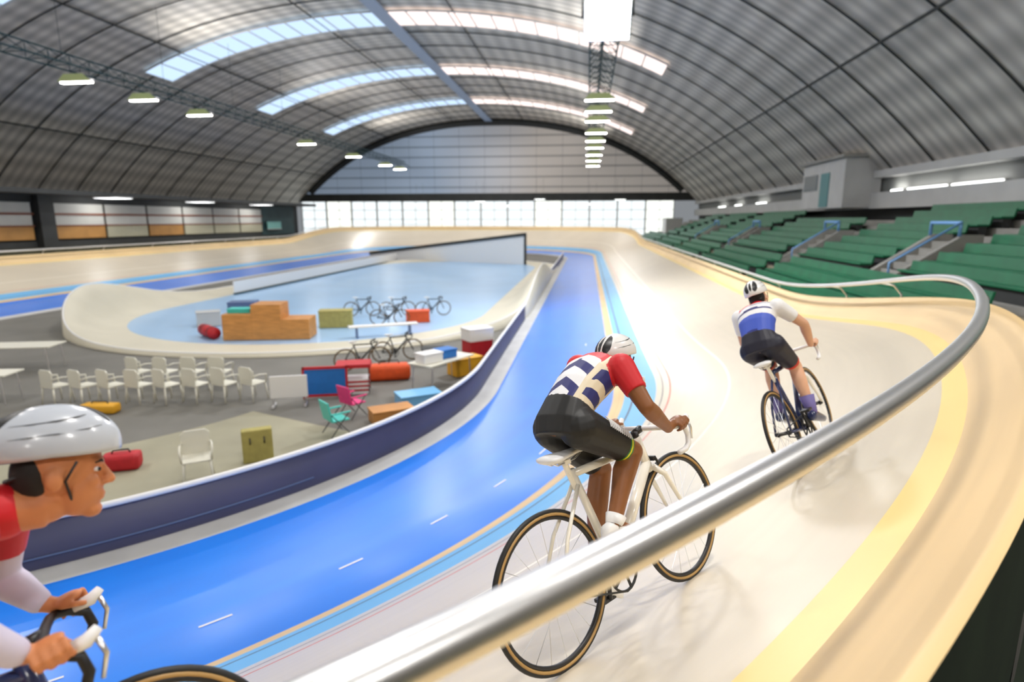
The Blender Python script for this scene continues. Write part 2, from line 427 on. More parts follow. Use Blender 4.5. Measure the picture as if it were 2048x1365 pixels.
# side walls and back wall
mb = MB(); mb.box(xs[0]-.4, xs[0], Y0, Y1, -.2, roofz(xs[0])+.3); tag(mb.build('wall_left', M['dark']), kind='structure')
mb = MB(); mb.box(xs[-1], xs[-1]+.4, Y0, Y1, -.2, roofz(xs[-1])+.3); tag(mb.build('wall_right', M['dark']), kind='structure')
mb = MB(); mb.box(xs[0], xs[-1], Y0-.4, Y0, -.2, 20.5); tag(mb.build('wall_back', M['dark']), kind='structure')
# floor slab
mb = MB(); mb.box(xs[0], xs[-1], Y0, Y1, -.3, -.01); tag(mb.build('floor', M['asphalt']), kind='structure')
# pale painted stretch of the infield near the fence
mb = MB()
ring = [(CX+(RIN-.9)*math.cos(a), YC+(RIN-.9)*math.sin(a)) for a in [math.radians(-80+1.85*i) for i in range(33)]]
ring2 = [(CX+(RIN-4.9)*math.cos(a), YC+(RIN-4.9)*math.sin(a)) for a in [math.radians(-80+1.85*i) for i in range(33)]]
mb.add([(x, y, .004) for x, y in ring]+[(x, y, .004) for x, y in ring2], [(i, i+1, 34+i, 33+i) for i in range(32)])
tag(mb.build('floor_paint', M['palefloor']), kind='structure')

# concourse outside the near bend (where one stands to take the picture)
mb = MB(); N = 60
th = [math.radians(-100+73*i/N) for i in range(N+1)]
ra, rb = RIN+W+BW+.06, RIN+W+BW+7.5
mb.add([(CX+r*math.cos(a), YC+r*math.sin(a), 2.42) for r in (ra, rb) for a in th], [(i, i+1, N+2+i, N+1+i) for i in range(N)])
tag(mb.build('floor_concourse', M['darkgreen']), kind='structure')

def area(name, loc, power, sx, sy, col=(1,.965,.92)):
    l = bpy.data.lights.new(name, 'AREA'); l.shape = 'RECTANGLE'; l.size = sx; l.size_y = sy; l.energy = power; l.color = col
    o = bpy.data.objects.new(name, l); COL.objects.link(o); o.location = loc; return o

# ------------------------------------------------------------------ left gallery behind the back straight
GX = -38.0
mb = MB(); mb.box(GX-.3, GX, 14, 76, -.2, 2.9); mb.box(GX-6, GX+2.6, 14, 77, 6.05, 6.35); mb.box(GX-.3, GX, 14, 76, 5.55, 6.05)
mb.box(GX-6, GX-5.8, 14, 76, 2.9, 6.1)
tag(mb.build('wall_gallery', M['dark']), kind='structure')
wht = mat('white_gallery_panel', srgb(186,186,180), .6, noise=.05, nscale=.7)
rust = mat('rust_red_beam', srgb(120,66,46), .6); brn = mat('brown_board', srgb(176,128,68), .6, noise=.15, nscale=.8); crm = mat('cream_board', srgb(176,172,148), .6, noise=.08)
ys_ = [33.2] + [39.5+4.7*i for i in range(6)]
for i, y in enumerate(ys_):
    o = empty('gallery_panel', (GX+.05, y, 2.9), 0, 'white gallery panel, rust red beams, %s base, number %s from the near end' % ('brown' if i in (0,1,3) else 'cream', ['one','two','three','four','five','six','seven','eight','nine','ten'][i]), 'wall panel', 'panels of the gallery behind the back straight')
    mb = MB(); mb.box(0, .08, .05, 4.5, 1.05, 2.62); mb.build('panel', wht, o)
    mb = MB(); mb.box(.02, .16, 0, 4.6, 1.78, 1.92); mb.build('beam', rust, o)
    mb = MB(); mb.box(.02, .14, 0, 4.6, .98, 1.08); mb.build('beam', rust, o)
    mb = MB(); mb.box(0, .1, .05, 4.5, .1, .98); mb.build('base_board', brn if i in (0,1,3) else crm, o)
mb = MB(); mb.box(GX-.2, GX+.5, 38.0, 39.2, 0, 6.1); tag(mb.build('column_left', M['dark']), kind='structure')
mb = MB(); mb.box(GX-.05, GX+.1, 67.6, 75.5, 2.6, 6.0); tag(mb.build('wall_gallery_end', M['darkteal']), kind='structure')
o = empty('hanging_sign', (GX+.4, 68.2, 3.3), 0, 'small pale teal sign board at the dark end of the gallery', 'sign')
mb = MB(); mb.box(0, .08, 0, 3.2, 0, .85, .01); mb.build('board', mat('teal_sign', srgb(120,180,172), .5), o)
mb = MB(); mb.box(-.02, .1, -.05, 3.25, -.08, .0); mb.build('frame', M['ltgrey'], o)
for i, (x, y, z) in enumerate(((-36, 43, 6.05), (-36, 53.6, 6.05), (-36, 64.4, 6.05))):
    o = empty('ceiling_light', (x, y, 0), 0, 'flat square light panel under the dark gallery eave, %s from the near end' % ('first','second','third')[i], 'light', 'gallery light panels')
    mb = MB(); mb.box(-.9, .9, -.95, .95, 5.96, 6.05); mb.build('housing', M['ltgrey'], o)
    area('gallery_light', (x, y, 5.9), 85, 1.2, 1.6).rotation_euler = (0, math.radians(55), 0)
    mb = MB(); mb.box(-.85, .85, -.9, .9, 5.935, 5.96); mb.build('diffuser', emat('panel_light', (1,1,1,1), 4), o)
# low planting / ledge at foot of gallery, and a thin rail
mb = MB(); mb.box(GX+.3, GX+1.6, 20, 75, 0, 2.45); tag(mb.build('trim_3', mat('olive_ledge', srgb(74,74,54), .8, noise=.3, nscale=2)), kind='structure')

# ------------------------------------------------------------------ right-hand stand
# concrete steps (structure)
mb = MB()
for r in range(8):
    mb.box(10.2+.78*r, 17.2, 12, 98, 2.3+.29*(r-1) if r else 0, 2.3+.29*r)
tag(mb.build('floor_upper_stand', M['concrete']), kind='structure')
mb = MB()
LT = [(6.7+.82*r, 1.05+.30*r) for r in range(4)]
for x, z in LT: mb.box(x, 10.2, 15, 98, 0, z)
tag(mb.build('floor_lower_stand', M['concrete']), kind='structure')
mb = MB(); mb.box(9.0, 10.2, 8, 98, 0, 2.1); tag(mb.build('floor_walkway', M['concrete_w']), kind='structure')
mb = MB(); mb.box(7.2, 17.2, -6, 12, 0, 2.45); tag(mb.build('floor_stand_end', M['concrete_w']), kind='structure')

ORD = ['first','second','third','fourth','fifth','sixth','seventh','eighth','ninth']
def make_bench(L, name='seating_bench'):
    o = empty(name)
    mb = MB(); mb.box(-.02, .40, 0, L, .36, .43, .015); mb.build('seat', M['green_seat'], o)
    mb = MB(); mb.prism([(.38,.42),(.44,.42),(.50,.72),(.44,.72)], 0, L); mb.build('backrest', M['green_seat'], o)
    k = max(2, int(L/2.4))
    mb = MB(); mb.box(.08, .34, .05, L-.05, 0, .36); mb.build('support', M['dark'], o)
    return o
blocks = [(12.6,21.6),(24.4,31.4),(34.6,45.4),(48.4,59.5),(62.0,73),(75.5,83.2)]
for b, (ya, yb) in enumerate(blocks):
    proto = None
    for r in range(8):
        x, z = 10.35+.78*r, 2.3+.29*r
        if b == 2 and r > 5: continue
        lab = 'green bench, upper stand, %s row above the walkway, %s block from near end' % (ORD[r], ORD[b])
        if proto is None:
            proto = make_bench(yb-ya); proto.location = (x, ya, z); tag(proto, lab, 'bench', 'green benches of the upper stand')
        else: dup(proto, (x, ya, z), 0, lab)
lblocks = [(15.5,30),(31.5,44),(45.5,58),(59.5,74),(75.5,97)]
for b, (ya, yb) in enumerate(lblocks):
    proto = None
    for r in range(4):
        x, z = LT[r][0]+.12, LT[r][1]
        if r == 3: x -= .1
        lab = 'green bench, lower stand, %s row up from track, %s block from near end' % (ORD[r], ORD[b])
        if proto is None:
            proto = make_bench(yb-ya); proto.location = (x, ya, z); tag(proto, lab, 'bench', 'green benches of the lower stand')
        else: dup(proto, (x, ya, z), 0, lab)
# stair blocks with blue rails
for i, y in enumerate((22.0, 32.0, 46.0, 60.0)):
    o = empty('stair_block', (10.1, y, 2.1), 0, 'concrete stair block with blue handrail in the stand, %s from the near end' % ORD[i], 'stairs', 'stair blocks in the stand')
    mb = MB(); mb.prism([(0,0),(3.0,0),(3.0,1.75),(2.4,1.75),(.3,.35),(0,.35)], 0, .25); mb.prism([(0,0),(3.0,0),(3.0,1.75),(2.4,1.75),(.3,.35),(0,.35)], 1.75, 2.0)
    mb.build('side_wall', M['concrete'], o)
    mb = MB()
    for k in range(6): mb.box(.3+.4*k, 3.0, .25, 1.75, 0, .24+.25*k)
    mb.build('steps', M['concrete'], o)
    mb = MB(); mb.tube([(2.3,.12,1.7),(2.3,.12,2.15),(2.3,1.88,2.15),(2.3,1.88,1.7)], .06, 8); mb.tube([(.2,.12,.35),(.2,.12,.8),(2.3,.12,2.15)], .04, 8)
    mb.build('handrail', M['rail_blue'], o, smooth=True)
# fascia / gallery at the top of the stand
mb = MB(); mb.box(16.6, 17.3, 12, 99, 5.0, 5.9); tag(mb.build('wall_right_parapet', M['ltgrey']), kind='structure')
mb = MB(); mb.box(16.6, 17.2, 12, 99, 6.75, 7.15); tag(mb.build('trim_4', M['ltgrey']), kind='structure')
mb = MB(); mb.box(17.2, 17.35, 12, 99, 5.9, 6.75); tag(mb.build('wall_right_recess', mat('mid_grey_wall', srgb(112,114,112), .7)), kind='structure')
tube_m = emat('tube_light', srgb(248,252,248), 6)
for i, (ya, yb) in enumerate(((27.8, 31.4), (31.8, 35.4), (36.0, 37.2), (48.0, 51.0), (61.5, 65), (71, 74), (79, 83))):
    z = 5.955
    o = empty('tube_light', (16.95, ya, z), 0, 'fluorescent tube light in the grey recess above the stand, %s from the near end' % ORD[i], 'light', 'fluorescent tubes above the stand')
    mb = MB(); mb.box(.05, .25, 0, yb-ya, -.05, .07); mb.build('housing', M['ltgrey'], o)
    area('tube_glow', (16.8, (ya+yb)/2, 5.98), 22, .2, yb-ya).rotation_euler = (0, math.radians(-100), 0)
    mb = MB(); mb.cyl((0, .05, 0), (0, yb-ya-.05, 0), .05, n=10); mb.build('tube', tube_m, o, smooth=True)
# commentator's booth
o = empty('commentary_booth', (15.0, 38.8, 5.05), 0, 'pale grey box booth with a teal door at the top of the green stand', 'booth')
mb = MB(); mb.box(0, 2.1, 0, 7, 0, 2.9, .04); mb.build('cabin', M['ltgrey'], o)
mb = MB(); mb.box(-.25, 2.15, -.25, 7.2, 2.9, 3.1, .02); mb.build('roof', M['concrete'], o)
mb = MB(); mb.box(-.05, .0, 2.2, 3.6, .1, 2.2, .01); d_ = mb.build('door', mat('teal_door', srgb(70,130,132), .5), o)
mb = MB(); mb.box(-.06, .0, 4.2, 6.6, 1.2, 2.2, .01); mb.build('window', mat('booth_glass', srgb(120,128,130), .15), o)
o = empty('switch_cabinet', (10.6, 85, 2.3), 0, 'tall pale cabinet beyond the far end of the green stand', 'cabinet')
mb = MB(); mb.box(0, 2.2, 0, 4, 0, 2.3, .03); mb.build('body', M['ltgrey'], o)
mb = MB(); mb.box(-.03, 0, .2, 1.9, .1, 2.2, .01); mb.box(-.03, 0, 2.1, 3.8, .1, 2.2, .01); mb.build('door', M['white'], o)

# ------------------------------------------------------------------ lighting rows
lens_m = emat('lamp_lens', srgb(255,252,246), 22)
flood_m = emat('flood_lens', srgb(236,240,255), 60)
grnm = mat('greenish_reflector', srgb(150,160,110), .4, emit=srgb(190,200,140), estr=.25)
def make_highbay(big=False):
    o = empty('ceiling_lamp')
    hw, hl = (1.0, .16)
    if big:
        tilt = Matrix.Rotation(math.radians(-50), 3, 'X')
        def put(mb):
            mb.v = [tuple(tilt @ Vector(v)) for v in mb.v]; return mb
        mb = MB(); mb.box(-.95, .95, -.85, .85, .0, .25, .05); put(mb).build('housing', M['alu'], o)
        for ix in (-1, 1):
            for iy in (-1, 1):
                mb = MB(); mb.box(ix*.45-.42, ix*.45+.42, iy*.4-.37, iy*.4+.37, -.05, 0, .02); put(mb).build('lens', flood_m, o)
        mb = MB(); mb.tube([(-1.0,0,.1),(-1.0,0,1.2),(1.0,0,1.2),(1.0,0,.1)], .04, 8); mb.build('bracket', M['dark'], o)
        return o
    mb = MB(); mb.box(-hw, hw, -hl, hl, .0, .2, .04); mb.box(-hw*.5, hw*.5, -hl*.5, hl*.5, .2, .34, .02); mb.build('housing', M['alu'], o)
    mb = MB(); mb.box(-hw+.05, hw-.05, -hl+.03, hl-.03, -.05, .0, .015); mb.build('lens', flood_m if big else lens_m, o)
    mb = MB(); mb.tube([(-.3,0,.3),(-.3,0,.75)], .015, 6); mb.tube([(.3,0,.3),(.3,0,.75)], .015, 6); mb.build('hanger', M['dark'], o)
    mb = MB(); mb.prism([(-hw-.05,.02),(hw+.05,.02),(hw*.6,.42),(-hw*.6,.42)], -hl-.06, -hl-.02); mb.build('reflector', grnm, o)
    return o
def truss(name, x, z, label, ya=Y0+1, yb=Y1-2):
    o = empty(name, (x, 0, z), 0, label, 'truss')
    for dx in (-.7, .7):
        mb = MB(); mb.tube([(dx, ya, 0), (dx, yb, 0)], .05, 6); mb.build('chord', M['darkteal'], o)
    mb = MB(); mb.tube([(0, ya, .7), (0, yb, .7)], .05, 6); mb.build('chord', M['darkteal'], o)
    mb = MB(); y = ya; k = 0
    while y < yb-1.4:
        mb.tube([(-.7, y, 0), (0, y+.7, .7), (-.7, y+1.4, 0)], .022, 5); mb.tube([(.7, y, 0), (0, y+.7, .7), (.7, y+1.4, 0)], .022, 5)
        mb.tube([(-.7, y, 0), (.7, y, 0)], .022, 5); y += 1.4
    w = mb.build('bracing', M['darkteal'], o); w['kind'] = 'stuff'
    mb = MB()
    yy = ya+3
    while yy < yb:
        mb.tube([(0, yy, .7), (0, yy, roofz(x)-z-.1)], .012, 5); yy += 8.4
    w = mb.build('hanger', M['dark'], o); w['kind'] = 'stuff'
    return o
truss('lighting_truss', .6, 12.9, 'dark steel lighting truss hung over the home straight')
truss('lighting_truss', -29.5, 12.85, 'dark steel lighting truss hung over the back straight')
hb = None
rowA = [-20, -8, 3, 13.5, 26.2, 42.6, 47.0, 51.5, 58.3, 64.0, 70, 77.5, 85, 93]
rowB = [-20, -8, 4, 15, 25, 33.6, 39, 44.9, 62.8, 75.8, 88, 95]
for nm, x, row in (('home', .6, rowA), ('back', -29.5, rowB)):
    for i, y in enumerate(row):
        big = (nm == 'home' and y == 26.2)
        if i % 2 == 0 or y < 30:
            if y != 26.2: area('lamp_or_fill_light', (x, y, 12.05), 450 if nm == 'home' else 500, 1.0, .4)
        if y < 26: continue
        vis = [v for v in row if v >= 26 and not (nm == 'home' and v == 26.2)]
        word = ['first','second','third','fourth','fifth','sixth','seventh','eighth','ninth','tenth','eleventh','twelfth','thirteenth','fourteenth','fifteenth'][vis.index(y) if y in vis else 0]
        lab = 'huge glaring white floodlight on the truss over the home straight' if big else 'lit ceiling lamp on the truss over the %s straight, %s from the near end' % (nm, word)
        if big: o = make_highbay(True); o.location = (x, y, 12.15); tag(o, lab, 'lamp', 'lamps over the home straight')
        elif hb is None: o = hb = make_highbay(); o.location = (x, y, 12.15); tag(o, lab, 'lamp', 'lamps over the %s straight' % nm)
        else: o = dup(hb, (x, y, 12.15), 0, lab, 'lamps over the %s straight' % nm)
        if y in (26.2,): area('flood_light', (x, y-.6, 11.7), 1500, 1.1, .9, (.95,.97,1))
# fill lights without fixtures, added over the near end so the bend is evenly lit
for i, (x, y) in enumerate(((-15, -6), (-15, 8), (9, -4), (9, 6), (-8, 16))):
    area('lamp_or_fill_light', (x, y, 12.8), 500, 2.0, .4)
# overhead fill lights added to brighten the infield, without fixtures
for i, y in enumerate((30, 50, 70, 90)):
    area('infield_fill', (-15, y, 17.5), 1000, 2, 2)
for x in (.6, -29.5):  # unseen upward fill lights, added to brighten the roof
    for y in (0, 22, 44, 66, 88):
        l = area('roof_fill', (x, y+2, 13.9), 480, 1.2, .4); l.rotation_euler = (PI, math.radians(-42 if x > -15 else 42), 0)
# short lamps hanging in front of the end glazing
lowl = None
for i, (x, z) in enumerate(((-25.0, 6.6), (-15.9, 7.0), (-12.0, 6.4), (-7.0, 7.3), (.66, 6.6), (4.6, 7.2))):
    if lowl is None:
        lowl = o = empty('pendant_lamp', (x, 90, z))
        mb = MB(); mb.box(-.8, .8, -.09, .09, 0, .1, .02); mb.build('housing', M['ltgrey'], o)
        mb = MB(); mb.box(-.75, .75, -.07, .07, -.05, 0, .01); mb.build('lens', tube_m, o)
        mb = MB(); mb.tube([(-.5,0,.1),(-.5,0,3)], .012, 5); mb.tube([(.5,0,.1),(.5,0,3)], .012, 5); mb.build('hanger', M['dark'], o)
        tag(o, 'slim pendant lamp before the bright end glazing, first from the gallery side', 'lamp', 'pendant lamps by the end glazing')
    else: dup(lowl, (x, 90, z), 0, 'slim pendant lamp before the bright end glazing, %s from the gallery side' % ORD[i])

# ------------------------------------------------------------------ bicycles and riders
def frame_at(deg, u, lean):
    a = math.radians(deg); r = RIN+u; b = a+math.radians(1.5)
    yo = YC+(RIN+W)*math.sin(a)
    o = Vector((CX+r*math.cos(a), YC+r*math.sin(a), surfz(u, yo)))
    f = Vector((-math.sin(b), math.cos(b), 0)); inw = Vector((-math.cos(b), -math.sin(b), 0)); up = Vector((0,0,1)); l = math.radians(lean)
    le = inw*math.cos(l)-up*math.sin(l); u2 = up*math.cos(l)+inw*math.sin(l)
    return Matrix(((f.x,le.x,u2.x,o.x),(f.y,le.y,u2.y,o.y),(f.z,le.z,u2.z,o.z),(0,0,0,1)))

def make_bike(mtx, label, fm, name='racing_bicycle', group=None, tape=None, simple=False, crank=97):
    o = empty(name, label=label, cat='bicycle', group=group); o.matrix_world = mtx
    tape = tape or M['white']; nw = 24 if simple else 64
    bb = Vector((.41,0,.27)); rh = Vector((0,0,.335)); fh = Vector((.985,0,.335)); st = Vector((.255,0,.76)); ht = Vector((.755,0,.80)); hb_ = Vector((.795,0,.66))
    mb = MB()
    mb.tube([st+Vector((0,0,.01)), ht-Vector((0,0,.03))], [.019,.022], 12)               # top tube
    mb.tube([hb_+Vector((0,0,.02)), bb], [.028,.026], 12)                                 # down tube
    mb.tube([bb, st+Vector((-.008,0,.03))], [.022,.018], 12)                              # seat tube
    mb.tube([hb_-Vector((-.006,0,.02)), ht+Vector((-.005,0,.02))], .024, 12)              # head tube
    for s in (-1, 1):
        mb.tube([bb+Vector((-.03,s*.03,0)), Vector((.2,s*.045,.30)), Vector((0,s*.06,.335))], [.014,.011,.010], 8)
        mb.tube([st+Vector((0,s*.018,-.04)), Vector((.1,s*.045,.53)), Vector((0,s*.06,.335))], [.010,.009,.009], 8)
    mb.cyl(bb+Vector((0,-.045,0)), bb+Vector((0,.045,0)), .026, n=14)
    mb.build('frame', fm, o, smooth=True)
    mb = MB(); mb.tube([hb_-Vector((-.006,0,.01)), Vector((.812,0,.64))], .026, 10)
    for s in (-1, 1): mb.tube([(.812,s*.02,.65), (.86,s*.052,.60), (.94,s*.056,.44), (.985,s*.056,.335)], [.018,.015,.011,.009], 8)
    mb.build('fork', fm if simple else M['framewhite'], o, smooth=True)
    for nm, c in (('rear', rh), ('front', fh)):
        mb = MB(); mb.torus(c, .326, .0125, n=nw, m=8); ty = mb.build('wheel', M['black'], o, smooth=True)
        mb = MB()
        for s in (-1, 1): mb.torus(c+Vector((0,s*.008,0)), .3165, .0075, n=nw, m=6)
        mb.build('sidewall', M['gum'], ty, smooth=True)
        mb = MB(); mb.torus(c, .303, .011, n=nw, m=8); mb.build('rim', M['blackpl'], ty, smooth=True)
        mb = MB()
        ns = 12 if simple else 20
        for k in range(ns):
            a = 2*PI*k/ns; b = a+(.35 if k % 2 else -.35); s = 1 if (k//2) % 2 else -1
            mb.tube([c+Vector((.02*math.cos(b), s*.03, .02*math.sin(b))), c+Vector((.298*math.cos(a), 0, .298*math.sin(a)))], .0014, 4, cap=False)
        w_ = mb.build('spokes', M['alu'], ty); 
        mb = MB(); mb.tube([c+Vector((0,-.062,0)), c+Vector((0,-.035,0)), c+Vector((0,-.03,0)), c+Vector((0,.03,0)), c+Vector((0,.035,0)), c+Vector((0,.062,0))], [.012,.022,.014,.014,.022,.012], 12)
        mb.build('hub', M['blackpl'], ty, smooth=True)
    a = math.radians(crank); pr = bb+Vector((.165*math.cos(a), -.08, .165*math.sin(a))); pl = bb+Vector((-.165*math.cos(a), .08, -.165*math.sin(a)))
    mb = MB(); mb.tube([bb+Vector((0,-.06,0)), pr], [.014,.010], 8); mb.tube([bb+Vector((0,.06,0)), pl], [.014,.010], 8); mb.cyl(bb+Vector((0,-.065,0)), bb+Vector((0,.065,0)), .012, n=10)
    mb.torus(bb+Vector((0,-.045,0)), .095, .006, n=32, m=6)
    for k_ in range(5): mb.tube([bb+Vector((0,-.05,0)), bb+Vector((.092*math.cos(k_*1.2566), -.045, .092*math.sin(k_*1.2566)))], .007, 6)
    mb.build('crankset', M['blackpl'], o, smooth=False)
    mb = MB()
    c0, c1 = bb+Vector((0,-.045,0)), rh+Vector((0,-.045,0))
    pts = [c0+Vector((.1*math.cos(t), 0, .1*math.sin(t))) for t in [PI/2-PI*i/10 for i in range(11)]] + [c1+Vector((.035*math.cos(t), 0, .035*math.sin(t))) for t in [-PI/2-PI*i/8 for i in range(9)]]
    mb.tube(pts, .005, 5, closed=True); mb.build('chain', M['dark'], o)
    for p in (pr, pl):
        mb = MB(); s = -1 if p.y < 0 else 1
        mb.box(p.x-.045, p.x+.045, min(p.y, p.y+s*.07), max(p.y, p.y+s*.07), p.z-.010, p.z+.010, .005); mb.build('pedal', M['blackpl'], o)
    # saddle: lofted nose to tail
    mb = MB(); rings = []
    for x, hw, zt, zb in ((.09,.040,.878,.862),(.105,.066,.888,.850),(.15,.070,.890,.846),(.21,.046,.886,.848),(.28,.024,.884,.852),(.345,.017,.881,.852),(.362,.006,.874,.860)):
        rings.append([Vector((x, hw*math.cos(t), (zt+zb)/2+(zt-zb)/2*math.sin(t)*(1 if math.sin(t) > 0 else 1))) for t in [2*PI*k/14 for k in range(14)]])
    mb.loft(rings); sd = mb.build('saddle', M['white'], o, smooth=True)
    mb = MB()
    for s in (-1, 1): mb.tube([(.12,s*.022,.852),(.15,s*.022,.835),(.27,s*.016,.838),(.32,s*.01,.854)], .004, 6)
    mb.build('saddle_rails', M['alu'], sd)
    mb = MB(); mb.tube([st+Vector((0,0,-.06)), (.212,0,.838)], .0145, 10); mb.box(.195,.235,-.026,.026,.824,.846,.005); mb.build('seatpost', M['framewhite'], o, smooth=False)
    mb = MB(); mb.tube([(.752,0,.80),(.746,0,.85)], .019, 10); mb.tube([(.748,0,.84),(.80,0,.852)], [.018,.02], 10); mb.build('stem', M['blackpl'], o, smooth=True)
    mb = MB(); pts = []
    def bar(s): return [(.80,0,.852),(.80,s*.08,.852),(.803,s*.16,.852),(.815,s*.195,.851),(.845,s*.205,.848),(.885,s*.208,.83),(.897,s*.21,.79),(.885,s*.212,.75),(.85,s*.214,.73),(.79,s*.216,.728)]
    mb.tube(list(reversed(bar(-1)))+bar(1)[1:], .0135, 10); mb.build('handlebar', tape, o, smooth=True)
    for s in (-1, 1):
        mb = MB(); mb.tube([(.855,s*.207,.85),(.90,s*.208,.862),(.925,s*.208,.885)], [.017,.018,.012], 10); hd = mb.build('brake_hood', M['white'] if not simple else M['blackpl'], o, smooth=True)
        mb = MB(); mb.tube([(.92,s*.208,.862),(.935,s*.209,.82),(.922,s*.212,.765)], [.008,.007,.006], 6); mb.build('brake_lever', M['alu'], hd, smooth=True)
    mb = MB(); mb.box(.822,.846,-.03,.03,.675,.70,.006); mb.tube([(.835,-.03,.69),(.85,-.032,.655)], .007, 6); mb.tube([(.835,.03,.69),(.85,.032,.655)], .007, 6); mb.build('brake', M['blackpl'], o)
    if not simple:
        mb = MB(); mb.tube([(.55,0,.475),(.58,0,.505),(.70,0,.62)], .001, 4)
    return o

def remesh(mb, vox, it=6, fac=.5):
    me = bpy.data.meshes.new('tmp'); me.from_pydata(mb.v, [], mb.f)
    bm = bmesh.new(); bm.from_mesh(me); bmesh.ops.recalc_face_normals(bm, faces=bm.faces[:]); bm.to_mesh(me); bm.free()
    o = bpy.data.objects.new('tmp', me); COL.objects.link(o)
    r = o.modifiers.new('r', 'REMESH'); r.mode = 'VOXEL'; r.voxel_size = vox; r.adaptivity = 0
    s = o.modifiers.new('s', 'SMOOTH'); s.factor = fac; s.iterations = it
    dg = bpy.context.evaluated_depsgraph_get(); dg.update()
    nm = bpy.data.meshes.new_from_object(o.evaluated_get(dg), depsgraph=dg)
    bpy.data.objects.remove(o); bpy.data.meshes.remove(me)
    nm.materials.clear(); nm.shade_smooth(); return nm

def ring3(c, lat, nor, hw, hd, n=20, p=2.3):
    out = []
    for k in range(n):
        t = 2*PI*k/n; ct, s = math.cos(t), math.sin(t)
        out.append(c+lat*(hw*math.copysign(abs(ct)**(2/p), ct))+nor*(hd*math.copysign(abs(s)**(2/p), s)))
    return out

def seg_near(v, a, b):
    ab = b-a; t = max(0, min(1, (v-a).dot(ab)/ab.length_squared)); return t, (v-(a+ab*t)).length

def jersey_mat(name, bands, k, side=None, sleeve=None, thr=-.55, patch=None):
    m = mat(name, (1,1,1,1), .55); nt = m.node_tree; b = nt.nodes['Principled BSDF']
    at = nt.nodes.new('ShaderNodeAttribute'); at.attribute_name = 'tp'
    sp = nt.nodes.new('ShaderNodeSeparateXYZ'); nt.links.new(at.outputs['Vector'], sp.inputs[0])
    def math_(op, a, c=None):
        n = nt.nodes.new('ShaderNodeMath'); n.operation = op
        for i, v in enumerate((a, c)):
            if v is None: continue
            if isinstance(v, (int, float)): n.inputs[i].default_value = v
            else: nt.links.new(v, n.inputs[i])
        return n.outputs[0]
    q = math_('ADD', sp.outputs[0], math_('MULTIPLY', math_('ABSOLUTE', sp.outputs[1]), k))
    r = nt.nodes.new('ShaderNodeValToRGB'); r.color_ramp.interpolation = 'CONSTANT'; els = r.color_ramp.elements
    els[0].position = bands[0][0]; els[0].color = bands[0][1]; els[1].position = bands[1][0]; els[1].color = bands[1][1]
    for p_, c_ in bands[2:]:
        e = els.new(p_); e.color = c_
    nt.links.new(q, r.inputs['Fac']); col = r.outputs['Color']
    def mixc(fac, c1, c2):
        x = nt.nodes.new('ShaderNodeMix'); x.data_type = 'RGBA'; nt.links.new(fac, x.inputs[0]); nt.links.new(c1, x.inputs[6])
        if isinstance(c2, tuple): x.inputs[7].default_value = c2
        else: nt.links.new(c2, x.inputs[7])
        return x.outputs[2]
    if side:
        f = math_('MULTIPLY', math_('LESS_THAN', sp.outputs[1], thr), math_('LESS_THAN', sp.outputs[0], .86))
        col = mixc(f, col, side)
        if patch:
            w_ = math_('PINGPONG', math_('ADD', sp.outputs[0], math_('MULTIPLY', sp.outputs[1], .25)), .11)
            f2 = math_('MULTIPLY', math_('MULTIPLY', math_('GREATER_THAN', w_, .045), math_('LESS_THAN', sp.outputs[1], -.92)),
                       math_('MULTIPLY', math_('GREATER_THAN', sp.outputs[0], .33), math_('LESS_THAN', sp.outputs[0], .66)))
            f2 = math_('MULTIPLY', f2, math_('GREATER_THAN', sp.outputs[1], -1.2))
            col = mixc(f2, col, patch)
    if sleeve: col = mixc(math_('GREATER_THAN', sp.outputs[2], .5), col, sleeve)
    nt.links.new(col, b.inputs['Base Color']); return m

def fmat(name, base, rough):       # cloth with a soft sheen, no pattern
    return mat(name, base, rough, noise=.10, nscale=14)

